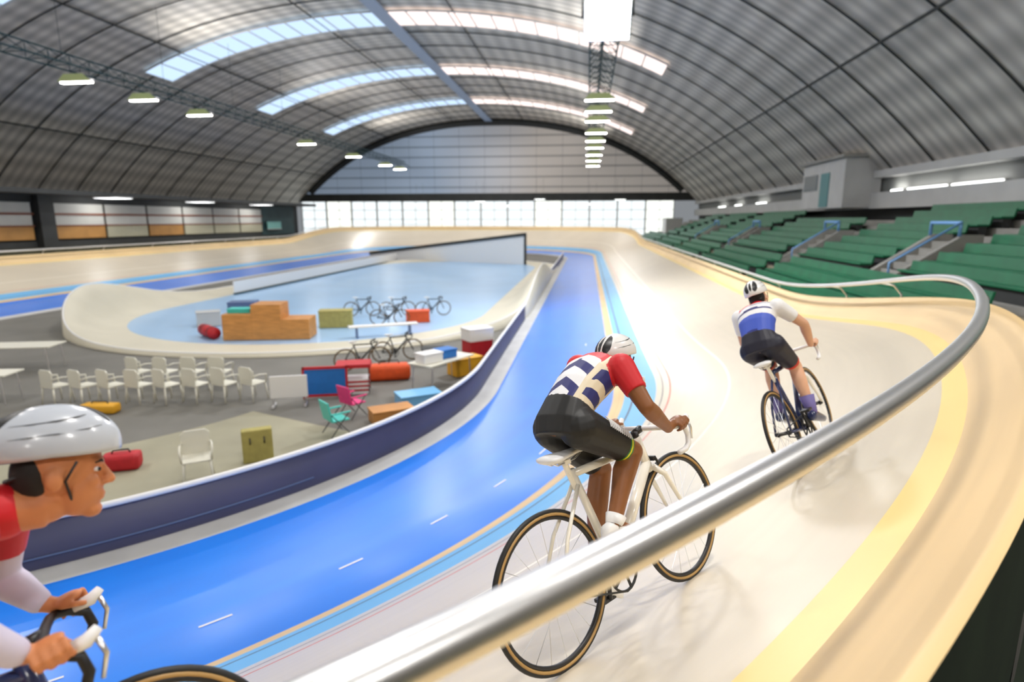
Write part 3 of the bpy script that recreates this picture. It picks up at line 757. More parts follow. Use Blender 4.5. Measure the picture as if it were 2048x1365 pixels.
def make_helmet(parent, mtx, white, black, strap, vox=None):
    """shell with long dark vents; mtx places it on the head (x forward, z up)"""
    A, B, C = .148, .103, .112; zc = .02
    def pt(th, ph, k=1.0):       # th from the crown, ph around
        ext = 1.0+.12*max(0, -math.cos(ph))*math.sin(th)
        return mtx @ Vector((A*k*ext*math.sin(th)*math.cos(ph)-.008, B*k*math.sin(th)*math.sin(ph), zc+C*k*math.cos(th)))
    def lim(ph): return math.radians(99+9*math.cos(2*ph)*0+ (10 if math.cos(ph) < 0 else -3)*abs(math.cos(ph))+5*abs(math.sin(ph)))
    n, m_ = 48, 18; vs = []; fs = []
    for k_ in (1.0, .88):
        for i in range(m_+1):
            for j in range(n):
                ph = 2*PI*j/n; vs.append(pt(lim(ph)*i/m_, ph, k_))
    o2 = (m_+1)*n
    for i in range(m_):
        for j in range(n):
            l = (j+1) % n
            fs.append((i*n+j, (i+1)*n+j, (i+1)*n+l, i*n+l)); fs.append((o2+i*n+j, o2+i*n+l, o2+(i+1)*n+l, o2+(i+1)*n+j))
    for j in range(n):
        l = (j+1) % n; fs.append((m_*n+j, o2+m_*n+j, o2+m_*n+l, m_*n+l))
    mb = MB(); mb.add(vs, fs); h = mb.build('helmet', white, parent, smooth=True)
    def vent(ths, phs, ws):
        mbv = MB(); L = []; 
        for th, ph, w_ in zip(ths, phs, ws):
            a = pt(math.radians(th), math.radians(ph-w_), 1.012); c = pt(math.radians(th), math.radians(ph), 1.016); e = pt(math.radians(th), math.radians(ph+w_), 1.012)
            L.append((a, c, e))
        mbv.add([q for l in L for q in l], [(3*i+k_, 3*i+k_+1, 3*i+k_+4, 3*i+k_+3) for i in range(len(L)-1) for k_ in (0, 1)])
        v = mbv.build('vent', black, h, smooth=True); return v
    for s in (-1, 1):
        vent([30,42,56,70,82,92], [s*150,s*150,s*152,s*155,s*158,s*160], [4,10,12,13,12,5])        # big rear vents
        vent([44,50,56,60,62], [s*52,s*70,s*92,s*115,s*132], [1.5,5,6,5,1.5])                       # long side vent
        vent([16,26,36,46,56], [s*28,s*22,s*20,s*20,s*20], [6,9,8,7,3])                              # front top
        vent([62,68,74,78,80], [s*40,s*62,s*90,s*112,s*126], [1.2,4,5,4,1.2])
    vent([34,48,62,76,86], [180]*5, [2,7,7,6,2]); vent([14,26,40,54,66], [0]*5, [8,6,5,4,2])
    mb = MB()
    mb.tube([mtx @ Vector(p) for p in ((-.055,.066,-.045),(-.095,.045,-.062),(-.112,0,-.068),(-.095,-.045,-.062),(-.055,-.066,-.045))], .006, 8); mb.build('cradle', strap, h, smooth=True)
    mb = MB()
    for s in (-1, 1): mb.tube([mtx @ Vector(p) for p in ((.045,s*.086,-.02),(.022,s*.080,-.07),(.035,s*.050,-.120),(.045,0,-.150))], .0035, 6)
    mb.build('chin_strap', M['blackpl'], h, smooth=True)
    return h

def make_rider(mtx, label, J, skin, jersey, shorts, helm, hair, vox=.006, strap=None, shoes=None, sock=None, hmat=None, glasses=False, legwear=None, scale_w=1.0, sleeve_end=.62, socktop=.12):
    V = lambda p: Vector(p)
    sp = [V(p) for p in J['spine']]; hw = [w*scale_w for w in J['hw']]; hd = [w*scale_w for w in J['hd']]
    shR, shL = V(J['shR']), V(J['shL'])
    lat_top = (shL-shR).normalized(); lat0 = Vector((0,1,0))
    n = len(sp)
    lats = [(lat0*(1-i/(n-1))+lat_top*(i/(n-1))).normalized() for i in range(n)]
    tans = [(sp[min(i+1,n-1)]-sp[max(i-1,0)]).normalized() for i in range(n)]
    nors = [lats[i].cross(-tans[i]).normalized()*-1 for i in range(n)]
    def torso(mb, a, b, ex):
        mb.loft([ring3(sp[i], lats[i], nors[i], hw[i]+ex, hd[i]+ex) for i in range(a, b)])
    def limb(mb, pts, rs, ex, caps=(True, True)):
        for i in range(len(pts)-1):
            mb.tube([pts[i], pts[i+1]], [rs[i]+ex, rs[i+1]+ex], 16)
        for i, p in enumerate(pts):
            if (i == 0 and not caps[0]) or (i == len(pts)-1 and not caps[1]): continue
            mb.ell(p, (rs[i]+ex,)*3, n=16, m=10)
    hip = {-1: V(J['hipR']), 1: V(J['hipL'])}; knee = {-1: V(J['kneeR']), 1: V(J['kneeL'])}; ank = {-1: V(J['ankR']), 1: V(J['ankL'])}; ball = {-1: V(J['ballR']), 1: V(J['ballL'])}
    sh = {-1: shR, 1: shL}; elb = {-1: V(J['elbR']), 1: V(J['elbL'])}; wr = {-1: V(J['wrR']), 1: V(J['wrL'])}; hc = {-1: V(J['hcR']), 1: V(J['hcL'])}
    # ---- body
    mb = MB(); torso(mb, 0, n, -.016)
    hm = Matrix.Translation(V(J['head'])) @ Euler(J['headrot']).to_matrix().to_4x4() @ Matrix.Scale(J.get('hs', .92), 4)
    H3 = hm.to_3x3(); hp = lambda x, y, z: hm @ Vector((x, y, z))
    mb.tube([sp[-1], hp(-.03,0,-.09)], [.062,.056], 16); mb.ell(hp(-.03,0,-.08), (.056,)*3); mb.ell(sp[-1], (.064,)*3)
    mb.ell(hp(-.008,0,.02), (.098,.077,.102), H3, 24, 16); mb.ell(hp(.035,0,-.055), (.058,.056,.072), H3, 20, 14)
    mb.ell(hp(.066,0,-.112), (.026,.030,.022), H3); mb.ell(hp(.076,0,.018), (.020,.048,.013), H3)
    mb.cap(hp(.088,0,.005), hp(.110,0,-.035), .009, .0125); mb.ell(hp(.100,.010,-.040), (.010,.009,.008), H3); mb.ell(hp(.100,-.010,-.040), (.010,.009,.008), H3)
    mb.ell(hp(.088,0,-.070), (.011,.024,.006), H3); mb.ell(hp(.086,0,-.082), (.011,.021,.007), H3)
    for s in (-1, 1):
        mb.ell(hp(-.008, s*.078, -.022), (.022,.010,.032), H3); mb.ell(hp(.066, s*.034, -.035), (.022,.018,.022), H3)
        up = [sh[s], sh[s].lerp(elb[s], .35), sh[s].lerp(elb[s], .75), elb[s]]
        limb(mb, up, [.060,.051,.042,.038], 0)
        fa = [elb[s], elb[s].lerp(wr[s], .3), elb[s].lerp(wr[s], .75), wr[s]]
        limb(mb, fa, [.038,.041,.031,.026], 0)
        th = [hip[s], hip[s].lerp(knee[s], .35), hip[s].lerp(knee[s], .8), knee[s]]
        limb(mb, th, [.092,.080,.060,.054], 0)
        d = (ank[s]-knee[s]).normalized(); back = Vector((-1,0,0)); back = (back-d*back.dot(d)).normalized()
        sn = [knee[s], knee[s].lerp(ank[s], .3)+back*.016, knee[s].lerp(ank[s], .62)+back*.008, ank[s]]
        limb(mb, sn, [.053,.056,.042,.033], 0)
        limb(mb, [ank[s], ball[s]], [.034,.030], 0)
        # hand closed on the brake hood: palm, four fingers, thumb
        c = hc[s]; fw = Vector((.92,0,.3)).normalized(); out = Vector((0,s,0)); upv = out.cross(fw)*s*1.0
        if upv.z < 0: upv = -upv
        mb.tube([wr[s], c+upv*.012-fw*.025], [.025,.022], 12); R_ = Matrix((fw, out, upv)).transposed()
        mb.ell(c+upv*.014, (.045,.034,.016), R_)
        for q in range(4):
            f0 = c+fw*(.040-.0215*q)+out*.030+upv*.010; ln = (.92,1.0,.95,.8)[q]
            pts = [f0, f0+out*.012*ln-upv*.022*ln, f0-out*.004-upv*.045*ln, f0-out*.030*ln-upv*.050*ln]
            for a_, b_, r0, r1 in ((0,1,.0092,.0088),(1,2,.0088,.008),(2,3,.008,.0072)): mb.cap(pts[a_], pts[b_], r0, r1, 10)
        t0 = c-out*.026-fw*.012+upv*.008
        mb.cap(t0, t0+fw*.028-out*.010-upv*.012, .011, .0095, 10); mb.cap(t0+fw*.028-out*.010-upv*.012, t0+fw*.050-out*.004-upv*.024, .0095, .008, 10)
    me = remesh(mb, vox, 4); me.name = 'person'; me.materials.append(skin)
    o = bpy.data.objects.new('person', me); COL.objects.link(o); o.matrix_world = mtx; tag(o, label, 'person')
    # ---- jersey
    mb = MB(); torso(mb, 1, n-1, .007); mb.ell(sp[-1]-tans[-1]*.015, (.072,.072,.072))
    for s in (-1, 1):
        e = sh[s].lerp(elb[s], sleeve_end)
        limb(mb, [sh[s], sh[s].lerp(elb[s], .3), e], [.060,.053,.046], .007, (True, False))
    me = remesh(mb, vox, 5); me.name = 'jersey'; me.materials.append(jersey)
    cum = [0]
    for i in range(1, n): cum.append(cum[-1]+(sp[i]-sp[i-1]).length)
    at = me.attributes.new('tp', 'FLOAT_VECTOR', 'POINT')
    for i, vtx in enumerate(me.vertices):
        v = vtx.co; best = None
        for k in range(n-1):
            t, dd = seg_near(v, sp[k], sp[k+1])
            if best is None or dd < best[0]: best = (dd, k, t)
        dd, k, t = best; p = sp[k].lerp(sp[k+1], t); lt = lats[k].lerp(lats[k+1], t); w_ = hw[k]*(1-t)+hw[k+1]*t
        T = (cum[k]+(cum[k+1]-cum[k])*t)/cum[-1]; la = (v-p).dot(lt)/max(w_, .08)
        fl = 0.0
        for s in (-1, 1):
            tt, d2 = seg_near(v, sh[s], elb[s])
            if d2 < .078:
                lead = tt*(elb[s]-sh[s]).length + max(0, abs((v-p).dot(lt))-.115)*1.6
                fl = max(fl, min(1.0, lead/.08))
        at.data[i].vector = (T, la, fl)
    j = bpy.data.objects.new('jersey', me); COL.objects.link(j); j.parent = o
    # ---- shorts
    mb = MB(); torso(mb, 0, 3, .009)
    for s in (-1, 1):
        e = hip[s].lerp(knee[s], .84)
        gl = hip[s]+Vector((-.008,-s*.008,.010)); mb.ell(gl, (.082,.082,.088))
        limb(mb, [hip[s], hip[s].lerp(knee[s], .35), e], [.092,.080,.062], .007, (True, False))
    me = remesh(mb, vox, 5); me.name = 'shorts'; me.materials.append(shorts)
    at = me.attributes.new('tp', 'FLOAT_VECTOR', 'POINT')
    for i, vtx in enumerate(me.vertices):
        v = vtx.co; tr, dr_ = seg_near(v, hip[-1], knee[-1]); tl, dl = seg_near(v, hip[1], knee[1])
        t = tr if dr_ < dl else tl
        at.data[i].vector = (t, v.y, v.z)
    sh_o = bpy.data.objects.new('shorts', me); COL.objects.link(sh_o); sh_o.parent = o
    # ---- helmet, hair, eyes, shoes, socks
    hmx = hm @ Matrix.Translation((-.004,0,.045)) @ Euler((0, math.radians(J.get('helmtilt', -6)), 0)).to_matrix().to_4x4()
    make_helmet(o, hmx, helm, M['blackpl'], strap or M['blackpl'])
    mb = MB(); mb.ell(hp(-.050,0,.0), (.062,.074,.082), H3, 20, 14); mb.build('hair', hair, o, smooth=True)
    for s in (-1, 1):
        mb = MB(); mb.ell(hp(.080, s*.031, -.004), (.009,.011,.0065), H3); ey = mb.build('eye', M['white'], o, smooth=True)
        mb = MB(); mb.ell(hp(.0845, s*.0335, -.004), (.0055,.0085,.0055), H3); mb.build('iris', hair, ey, smooth=True)
        mb = MB(); mb.tube([hp(.092,s*.014,.014), hp(.090,s*.032,.019), hp(.078,s*.048,.014)], [.002,.004,.002], 6); mb.build('eyebrow', hair, o, smooth=True)
        d = (ball[s]-ank[s]).normalized(); heel = ank[s]-d*.02+Vector((-.05,0,-.035)); toe = ball[s]+d*.075
        mb = MB(); u2 = Vector((0,1,0)); nn = d.cross(u2)
        base = ank[s]+Vector((-.02,0,-.035))
        ax = (ball[s]+Vector((.02,0,-.015))-base).normalized(); nn = ax.cross(u2).normalized()
        if nn.z < 0: nn = -nn
        rings = []
        for x, w_, t_ in ((-.055,.018,.020),(-.045,.030,.036),(.0,.034,.048),(.06,.036,.040),(.12,.043,.030),(.17,.038,.024),(.205,.018,.014)):
            rings.append(ring3(base+ax*x+nn*(t_-.03), u2, nn, w_, t_, 14))
        mb.loft(rings); mb.build('shoe', shoes or M['white'], o, smooth=True)
        if sock:
            mb = MB(); mb.tube([ank[s]+(ball[s]-ank[s])*.02, ank[s], ank[s].lerp(knee[s], socktop)], [.039,.038,.043+.045*socktop], 14); mb.build('sock', sock, o, smooth=True)
        if legwear:
            pass
    if glasses:
        mb = MB(); mb.tube([hp(.02,-.083,.006), hp(.075,-.070,.004), hp(.106,-.036,-.002), hp(.112,0,-.001), hp(.106,.036,-.002), hp(.075,.070,.004), hp(.02,.083,.006)], [.004,.010,.016,.010,.016,.010,.004], 8); mb.build('sunglasses', M['blackpl'], o, smooth=True)
    return o, hm

WHT = srgb(238,238,240); NVY = srgb(44,46,110); RED = srgb(206,26,36); WHT_SHADE = srgb(232,218,190)  # last one: white of the jersey side panel with its shade put into the colour
skin_dark = mat('brown_skin', srgb(138,88,52), .45, noise=.06, nscale=10, spec=.4)
skin_tan = mat('tanned_skin', srgb(206,132,84), .5, noise=.06, nscale=10)
skin_pale = mat('fair_skin', srgb(220,172,142), .5, noise=.05, nscale=10)
hair_d = mat('dark_hair', srgb(26,20,16), .7, noise=.3, nscale=60)
helm_w = mat('white_helmet_shell', srgb(238,238,236), .3, coat=.4)
helm_g = mat('silver_white_helmet_shell', srgb(196,202,212), .25, coat=.6)
strap_r = mat('red_pink_strap', srgb(206,70,84), .5)
j1 = jersey_mat('striped_cycling_jersey', [(0,NVY),(.25,WHT),(.39,NVY),(.49,WHT),(.62,NVY),(.72,WHT),(.82,RED)], .15, WHT_SHADE, RED, -.76, NVY)
j2 = jersey_mat('blue_white_jersey', [(0,srgb(40,50,130)),(.34,srgb(66,92,196)),(.60,WHT),(.70,NVY),(.735,WHT),(.83,NVY),(.85,WHT),(.88,RED)], .03, None, WHT)
j3 = jersey_mat('red_jersey', [(0,NVY),(.3,RED)], 0, None, srgb(196,34,54))
def shorts_mat(name, base, hem, y_sel=None, hem2=None, t0=.79):
    m = mat(name, base, .52, coat=0); nt = m.node_tree; b = nt.nodes['Principled BSDF']
    at = nt.nodes.new('ShaderNodeAttribute'); at.attribute_name = 'tp'; sp = nt.nodes.new('ShaderNodeSeparateXYZ'); nt.links.new(at.outputs['Vector'], sp.inputs[0])
    def mth(op, a, c):
        n = nt.nodes.new('ShaderNodeMath'); n.operation = op
        for i, v in enumerate((a, c)):
            if isinstance(v, (int, float)): n.inputs[i].default_value = v
            else: nt.links.new(v, n.inputs[i])
        return n.outputs[0]
    f = mth('GREATER_THAN', sp.outputs[0], t0)
    if y_sel is not None: f = mth('MULTIPLY', f, mth('LESS_THAN', sp.outputs[1], y_sel))
    mx = nt.nodes.new('ShaderNodeMix'); mx.data_type = 'RGBA'; mx.inputs[6].default_value = base; nt.links.new(f, mx.inputs[0])
    if hem2:
        m2 = nt.nodes.new('ShaderNodeMix'); m2.data_type = 'RGBA'; m2.inputs[6].default_value = hem; m2.inputs[7].default_value = hem2
        g = mth('LESS_THAN', mth('ABSOLUTE', mth('SUBTRACT', sp.outputs[0], t0+.035), 0), .014)
        nt.links.new(g, m2.inputs[0]); nt.links.new(m2.outputs[2], mx.inputs[7])
    else: mx.inputs[7].default_value = hem
    nt.links.new(mx.outputs[2], b.inputs['Base Color']); return m
s1 = shorts_mat('black_cycling_shorts', srgb(24,24,24), srgb(30,140,50), -.02, srgb(226,214,40), .76)
s2 = shorts_mat('navy_cycling_shorts', srgb(26,26,44), srgb(206,48,30), None, None, .74)
s3 = shorts_mat('plain_black_shorts', srgb(22,22,24), srgb(22,22,24))

POSE = dict(spine=[(.225,0,.94),(.262,0,1.005),(.318,0,1.075),(.405,0,1.132),(.502,0,1.18),(.592,0,1.212),(.648,0,1.215)],
    hw=[.128,.142,.124,.138,.160,.146,.062], hd=[.090,.100,.086,.093,.096,.076,.052],
    shR=(.535,-.172,1.20), shL=(.625,.172,1.225), elbR=(.505,-.292,1.01), elbL=(.665,.28,1.0), wrR=(.725,-.225,.865), wrL=(.755,.215,.885), hcR=(.825,-.209,.868), hcL=(.845,.209,.868),
    hipR=(.272,-.085,.978), hipL=(.272,.085,.978), kneeR=(.575,-.10,.79), kneeL=(.55,.095,.71), ankR=(.335,-.11,.515), ankL=(.375,.115,.215), ballR=(.425,-.115,.455), ballL=(.46,.115,.13),
    head=(.735,0,1.212), headrot=(.05, .20, .04), hs=.84)
m1 = frame_at(-41.8, 7.05, 17)
make_bike(m1, 'white racing bicycle ridden by the cyclist in the striped jersey', M['framewhite'], crank=92)
r1, hm1 = make_rider(m1, 'cyclist in red, white and navy striped jersey, white helmet, bent over white bicycle', POSE, skin_dark, j1, s1, helm_w, hair_d, .0052, strap_r, M['white'], M['white'])
# small white emblem on the sleeve, white strokes of lettering along the thigh
V = Vector
mb = MB(); p = V(POSE['shR']).lerp(V(POSE['elbR']), .42)+V((.022,-.056,.010)); mb.ell(p, (.008,.004,.015)); mb.ell(p+V((.004,0,-.018)), (.005,.004,.007)); e_ = mb.build('sleeve_emblem', M['white'], r1, smooth=True)
mb = MB(); a_, b_ = V(POSE['hipR']), V(POSE['kneeR'])
for i in range(12):
    t = .28+.042*i; c = a_.lerp(b_, t); d = (b_-a_).normalized(); r = .1055-.037*t; nn = V((0,0,1))-d*d.z; nn.normalize(); s_ = V((0,1,0))
    pts = [c+nn*(r*math.cos(g))+s_*(r*math.sin(g)) for g in (-1.2,-.95,-.7,-.45)]
    mb.tube(pts, .003, 6)
mb.build('thigh_print', M['wline'], r1)
m2 = frame_at(-33.5, 7.02, 26)
make_bike(m2, 'dark blue racing bicycle ridden by the cyclist in navy shorts further ahead', M['frameblue'], crank=120)
P2 = dict(POSE); P2.update(head=(.63,0,1.375), headrot=(0,.15,.1), hs=.9, spine=[(.225,0,.94),(.252,0,1.005),(.292,0,1.09),(.35,0,1.165),(.425,0,1.23),(.50,0,1.275),(.545,0,1.29)],
    shR=(.45,-.172,1.255), shL=(.53,.172,1.27), elbR=(.60,-.27,1.05), elbL=(.64,.26,1.05), kneeR=(.55,-.095,.745), kneeL=(.57,.095,.80), ankR=(.47,-.11,.36), ankL=(.40,.11,.42), ballR=(.56,-.115,.30), ballL=(.48,.115,.36))
make_rider(m2, 'cyclist in white and blue jersey with red-trimmed navy shorts, riding ahead', P2, skin_pale, j2, s2, helm_w, hair_d, .0075, None, M['frameblue'], mat('purple_sock', srgb(110,100,160), .6), socktop=.35)
m3 = frame_at(-49.25, 7.05, 16)
make_bike(m3, 'racing bicycle with black handlebar under the cyclist in red at the frame edge', M['frameblue'], tape=M['blackpl'])
P3 = dict(POSE); P3.update(headrot=(0,.12,-.05), head=(.885,0,1.265), helmtilt=2, hs=1.0, shR=(.70,-.172,1.165), shL=(.74,.172,1.18), elbR=(.68,-.27,.985), elbL=(.70,.26,.985), wrR=(.775,-.222,.885), wrL=(.785,.215,.89),
    spine=[(.225,0,.94),(.27,0,1.005),(.35,0,1.07),(.46,0,1.12),(.58,0,1.155),(.70,0,1.18),(.765,0,1.19)])
r3, hm3 = make_rider(m3, 'cyclist in red top and silver helmet seen in profile, very close', P3, skin_tan, j3, s3, helm_g, hair_d, .0052, None, M['white'], M['white'])
for sd in ('R', 'L'):
    a_, b_, c_ = V(P3['sh'+sd]).lerp(V(P3['elb'+sd]), .58), V(P3['elb'+sd]), V(P3['wr'+sd])
    mb = MB()
    for p_, q_, ra_, rb_ in ((a_, b_, .051, .044), (b_, b_.lerp(c_, .35), .044, .046), (b_.lerp(c_, .35), b_.lerp(c_, .92), .046, .034)): mb.cap(p_, q_, ra_, rb_, 14)
    w_ = remesh(mb, .006, 5); w_.name = 'arm_warmer'; w_.materials.append(mat('pale_lilac_cloth', srgb(206,200,222), .6)) if sd == 'R' else w_.materials.append(bpy.data.materials['pale_lilac_cloth'])
    ao = bpy.data.objects.new('arm_warmer', w_); COL.objects.link(ao); ao.parent = r3

# ------------------------------------------------------------------ infield: rink and things
RC = Vector((-12.7, 0)); RY0, RY1 = 27.5, 55.0
def rink_loop(r, n=48):
    P = []
    for i in range(n): a = -PI+PI*i/n; P.append((RC.x+r*math.cos(a), RY0+r*math.sin(a), math.cos(a), math.sin(a)))
    for i in range(16): P.append((RC.x+r, RY0+(RY1-RY0)*i/16, 1, 0))
    for i in range(n): a = PI*i/n; P.append((RC.x+r*math.cos(a), RY1+r*math.sin(a), math.cos(a), math.sin(a)))
    for i in range(16): P.append((RC.x-r, RY1-(RY1-RY0)*i/16, -1, 0))
    return P
def rink_h(x, y):
    w1 = math.exp(-(((x+22)/4.0)**2+((y-24.5)/5.0)**2)); w2 = math.exp(-(((x+2.9)/3.0)**2+((y-36)/9.0)**2))
    return .12+1.35*w1+1.6*w2
r0 = 8.0; prof = [(0,0),(.5,.05),(1.0,.22),(1.5,.55),(2.0,1.0),(2.1,1.0),(2.14,0)]
LPR = rink_loop(r0); vs = []; fs = []; k = len(prof)
for x, y, nx, ny in LPR:
    h = rink_h(x+nx*2, y+ny*2)
    for u, t in prof: vs.append((x+nx*u, y+ny*u, .005+h*t))
for i in range(len(LPR)):
    j = (i+1) % len(LPR)
    for q in range(k-1): fs.append((i*k+q, i*k+q+1, j*k+q+1, j*k+q))
mb = MB(); mb.add(vs, fs); o = mb.build('skating_rink_bank', M['rinkcream'], None, smooth=True, fixn=False)
tag(o, 'cream banked border around the light blue skating rink in the infield', 'rink')
mb = MB(); mb.tube([(x+nx*2.05, y+ny*2.05, .02+rink_h(x+nx*2, y+ny*2)) for x, y, nx, ny in LPR], .03, 6, closed=True); mb.build('edge_rail', M['white'], o, smooth=True)
mb = MB(); mb.add([(x, y, .006) for x, y, nx, ny in LPR], [tuple(range(len(LPR)))]); tag(mb.build('floor_rink', M['rinkblue'], None, fixn=False), kind='structure')
# white dasher board on the gallery side of the rink
o = empty('dasher_board', (-20.62, 33, .01), 0, 'long white board wall with dark green foot beside the light blue rink', 'barrier')
mb = MB(); mb.box(0, .08, 0, 31, .1, .78, .01); mb.build('panel', M['white'], o)
mb = MB(); mb.box(-.02, .14, 0, 31, 0, .1); mb.build('foot', M['darkteal'], o)
# wedge shaped white wall at the far end of the infield
o = empty('stage_wall', (-6.0, 59.4, 0), math.atan2(8.0, -18.7), 'white wall with dark sloping top, highest at its near end, across the infield', 'wall')
mb = MB(); mb.prism([(0,0),(20.3,0),(20.3,.45),(0,2.8)], 0, .25); mb.build('panel', M['white'], o)
mb = MB(); mb.prism([(0,2.8),(20.3,.45),(20.3,.75),(0,3.1)], -.05, .35); mb.build('top_beam', M['dark'], o)
mb = MB(); mb.box(-.1, .0, -.05, .3, 0, 3.1); mb.build('end_post', M['dark'], o)

# plastic garden chairs
def make_chair(m):
    o = empty('plastic_chair')
    mb = MB(); mb.box(-.22,.22,-.22,.22,.42,.45,.012); mb.build('seat', m, o)
    mb = MB(); mb.prism([(-.20,.45),(.20,.45),(.22,.80),(.16,.86),(-.16,.86),(-.22,.80)], .19, .22); mb.build('backrest', m, o)
    for sx in (-1, 1):
        for sy in (-1, 1):
            mb = MB(); mb.tube([(sx*.19, sy*.19, .43), (sx*.23, sy*.23, 0)], [.022,.017], 8); mb.build('leg', m, o, smooth=True)
    for s in (-1, 1):
        mb = MB(); mb.tube([(s*.22,.2,.64),(s*.24,0,.66),(s*.24,-.2,.63),(s*.22,-.2,.44)], .018, 6); mb.build('arm', m, o, smooth=True)
    return o
chair = None
words = ['first','second','third','fourth','fifth','sixth','seventh','eighth','ninth','tenth','eleventh','twelfth']
CH = [(-12.6,12.5),(-11.95,12.6),(-11.3,12.7),(-10.65,12.8),(-10.0,12.9),(-9.35,13.05),(-8.7,13.2),(-8.05,13.35)]
rowdir = math.atan2(.5, 4.1)
for i, (x, y) in enumerate(CH):
    lab = 'white plastic chair in the infield row, %s from the wide end near the gallery' % words[i]
    if chair is None: chair = make_chair(M['plastwhite']); chair.location = (x, y, 0); chair.rotation_euler.z = 2.9; tag(chair, lab, 'chair', 'white chairs in a row on the infield')
    else: dup(chair, (x, y, 0), 2.9+.12*random.uniform(-1, 1), lab)
for i, (x, y) in enumerate([(-11.6,14.0),(-10.9,14.1),(-10.2,14.2),(-9.5,14.3)]):
    dup(chair, (x, y, 0), 2.9+.1*i, 'white plastic chair in the second infield row, %s from the gallery end' % words[i], 'white chairs in a second row')
dup(chair, (-6.4, 8.75, 0), .6, 'single white plastic chair standing alone close behind the navy fence', 'single chairs')
def bag(name, loc, s, m, label, rz=0, cat='bag', strapm=None):
    o = empty(name, loc, rz, label, cat); sx, sy, sz = s
    mb = MB(); mb.box(-sx/2, sx/2, -sy/2, sy/2, 0, sz, min(s)*.28); mb.build('body', m, o, smooth=True)
    mb = MB(); mb.tube([(-sx*.25,0,sz*.95),(-sx*.2,0,sz*1.2),(sx*.2,0,sz*1.2),(sx*.25,0,sz*.95)], .015, 6); mb.build('handle', strapm or M['blackpl'], o, smooth=True)
    return o
bag('sports_bag', (-11.0,11.95,0), (.8,.3,.22), M['yellowpl'], 'orange yellow sports bag on the floor before the white chairs', .1)
def table(loc, rz, L, Wd, m, label, h=.74, group=None):
    o = empty('folding_table', loc, rz, label, 'table', group)
    mb = MB(); mb.box(-L/2, L/2, -Wd/2, Wd/2, h-.04, h, .01); mb.build('tabletop', m, o)
    for sx in (-1, 1):
        for sy in (-1, 1):
            mb = MB(); mb.tube([(sx*(L/2-.15), sy*(Wd/2-.08), h-.04), (sx*(L/2-.1), sy*(Wd/2-.06), 0)], .016, 6); mb.build('leg', M['alu'], o)
    return o
table((-16.6,15.4,0), .25, 2.2, .9, M['plastwhite'], 'white folding table standing before the cream rink bank')
table((-14.6,12.3,0), .2, 1.9, .7, M['plastwhite'], 'white folding table beside the near end of the chair row')
table((-3.75,15.2,0), 1.1, 1.8, .8, M['plastwhite'], 'white folding table piled with bags and boxes near the fence')
# boards and boxes in the middle of the infield
o = empty('notice_board', (-6.93,12.97,0), .35, 'white freestanding board on two feet between chairs and blue board', 'board')
mb = MB(); mb.box(-.42,.42,-.025,.025,.2,.74,.01); mb.build('panel', M['white'], o)
for s in (-1, 1):
    mb = MB(); mb.tube([(s*.36,0,.24),(s*.36,0,.03)], .018, 6); mb.box(s*.36-.03, s*.36+.03, -.22, .22, 0, .04, .01); mb.build('foot', M['alu'], o)
o = empty('display_board', (-6.35,13.7,0), .3, 'bright blue display board with red frame in the infield', 'board')
mb = MB(); mb.box(-.5,.5,-.02,.02,.1,.74,.008); mb.build('panel', M['boxblue'], o)
mb = MB()
mb.box(-.54,.54,-.035,.035,.74,.80); mb.box(-.54,.54,-.035,.035,.04,.1); mb.box(-.54,-.49,-.035,.035,.0,.80); mb.box(.49,.54,-.035,.035,.0,.80); mb.build('frame', M['red'], o)
o = empty('market_stand', (-5.85,14.3,0), .3, 'small stand with red canopy and red and white striped counter', 'stand')
mb = MB(); mb.prism([(-.75,1.25),(.75,1.25),(.7,1.42),(-.7,1.42)], -.5, .5); mb.build('canopy', M['red'], o)
mb = MB(); mb.box(-.62,.62,-.4,.4,0,.72,.01); mb.build('counter', M['white'], o)
for z in (.14,.34,.54):
    mb = MB(); mb.box(-.63,.63,-.41,.41,z,z+.09); mb.build('stripe', M['red'], o)
for sx in (-.64,.64):
    for sy in (-.42,.42):
        mb = MB(); mb.cyl((sx,sy,0),(sx,sy,1.3),.018,n=6); mb.build('post', M['dark'], o)
o.scale = (.6,.6,.55)
bag('equipment_bag', (-5.35,15.6,.0), (1.15,.45,.45), M['orange'], 'large orange red equipment bag on the infield beyond the red canopy', .35)
def camp_chair(loc, m, label, rz):
    o = empty('camp_chair', loc, rz, label, 'chair', 'camp chairs by the fence')
    mb = MB(); mb.box(-.26,.26,-.25,.2,.38,.42,.015); mb.build('seat', m, o)
    mb = MB(); mb.prism([(.2,.40),(.24,.40),(.34,.92),(.30,.92)], -.27, .27, axis=0); mb.v = [(v[0], v[1], v[2]) for v in mb.v]; mb.build('backrest', m, o)
    o.scale = (.8,.8,.8)
    for sx in (-1, 1):
        mb = MB(); mb.tube([(sx*.28,-.26,0),(sx*.28,.26,.62)], .013, 6); mb.build('leg', M['dark'], o)
        mb = MB(); mb.tube([(sx*.28,.28,0),(sx*.28,-.24,.62)], .013, 6); mb.build('leg', M['dark'], o)
        mb = MB(); mb.box(sx*.28-.03, sx*.28+.03, -.27,.27,.60,.63,.008); mb.build('armrest', m, o)
camp_chair((-5.15,12.45,0), M['pink'], 'bright pink folding camp chair on the dark infield floor', 2.6)
camp_chair((-5.05,11.3,0), M['teal'], 'turquoise folding camp chair close behind the navy fence', 2.4)
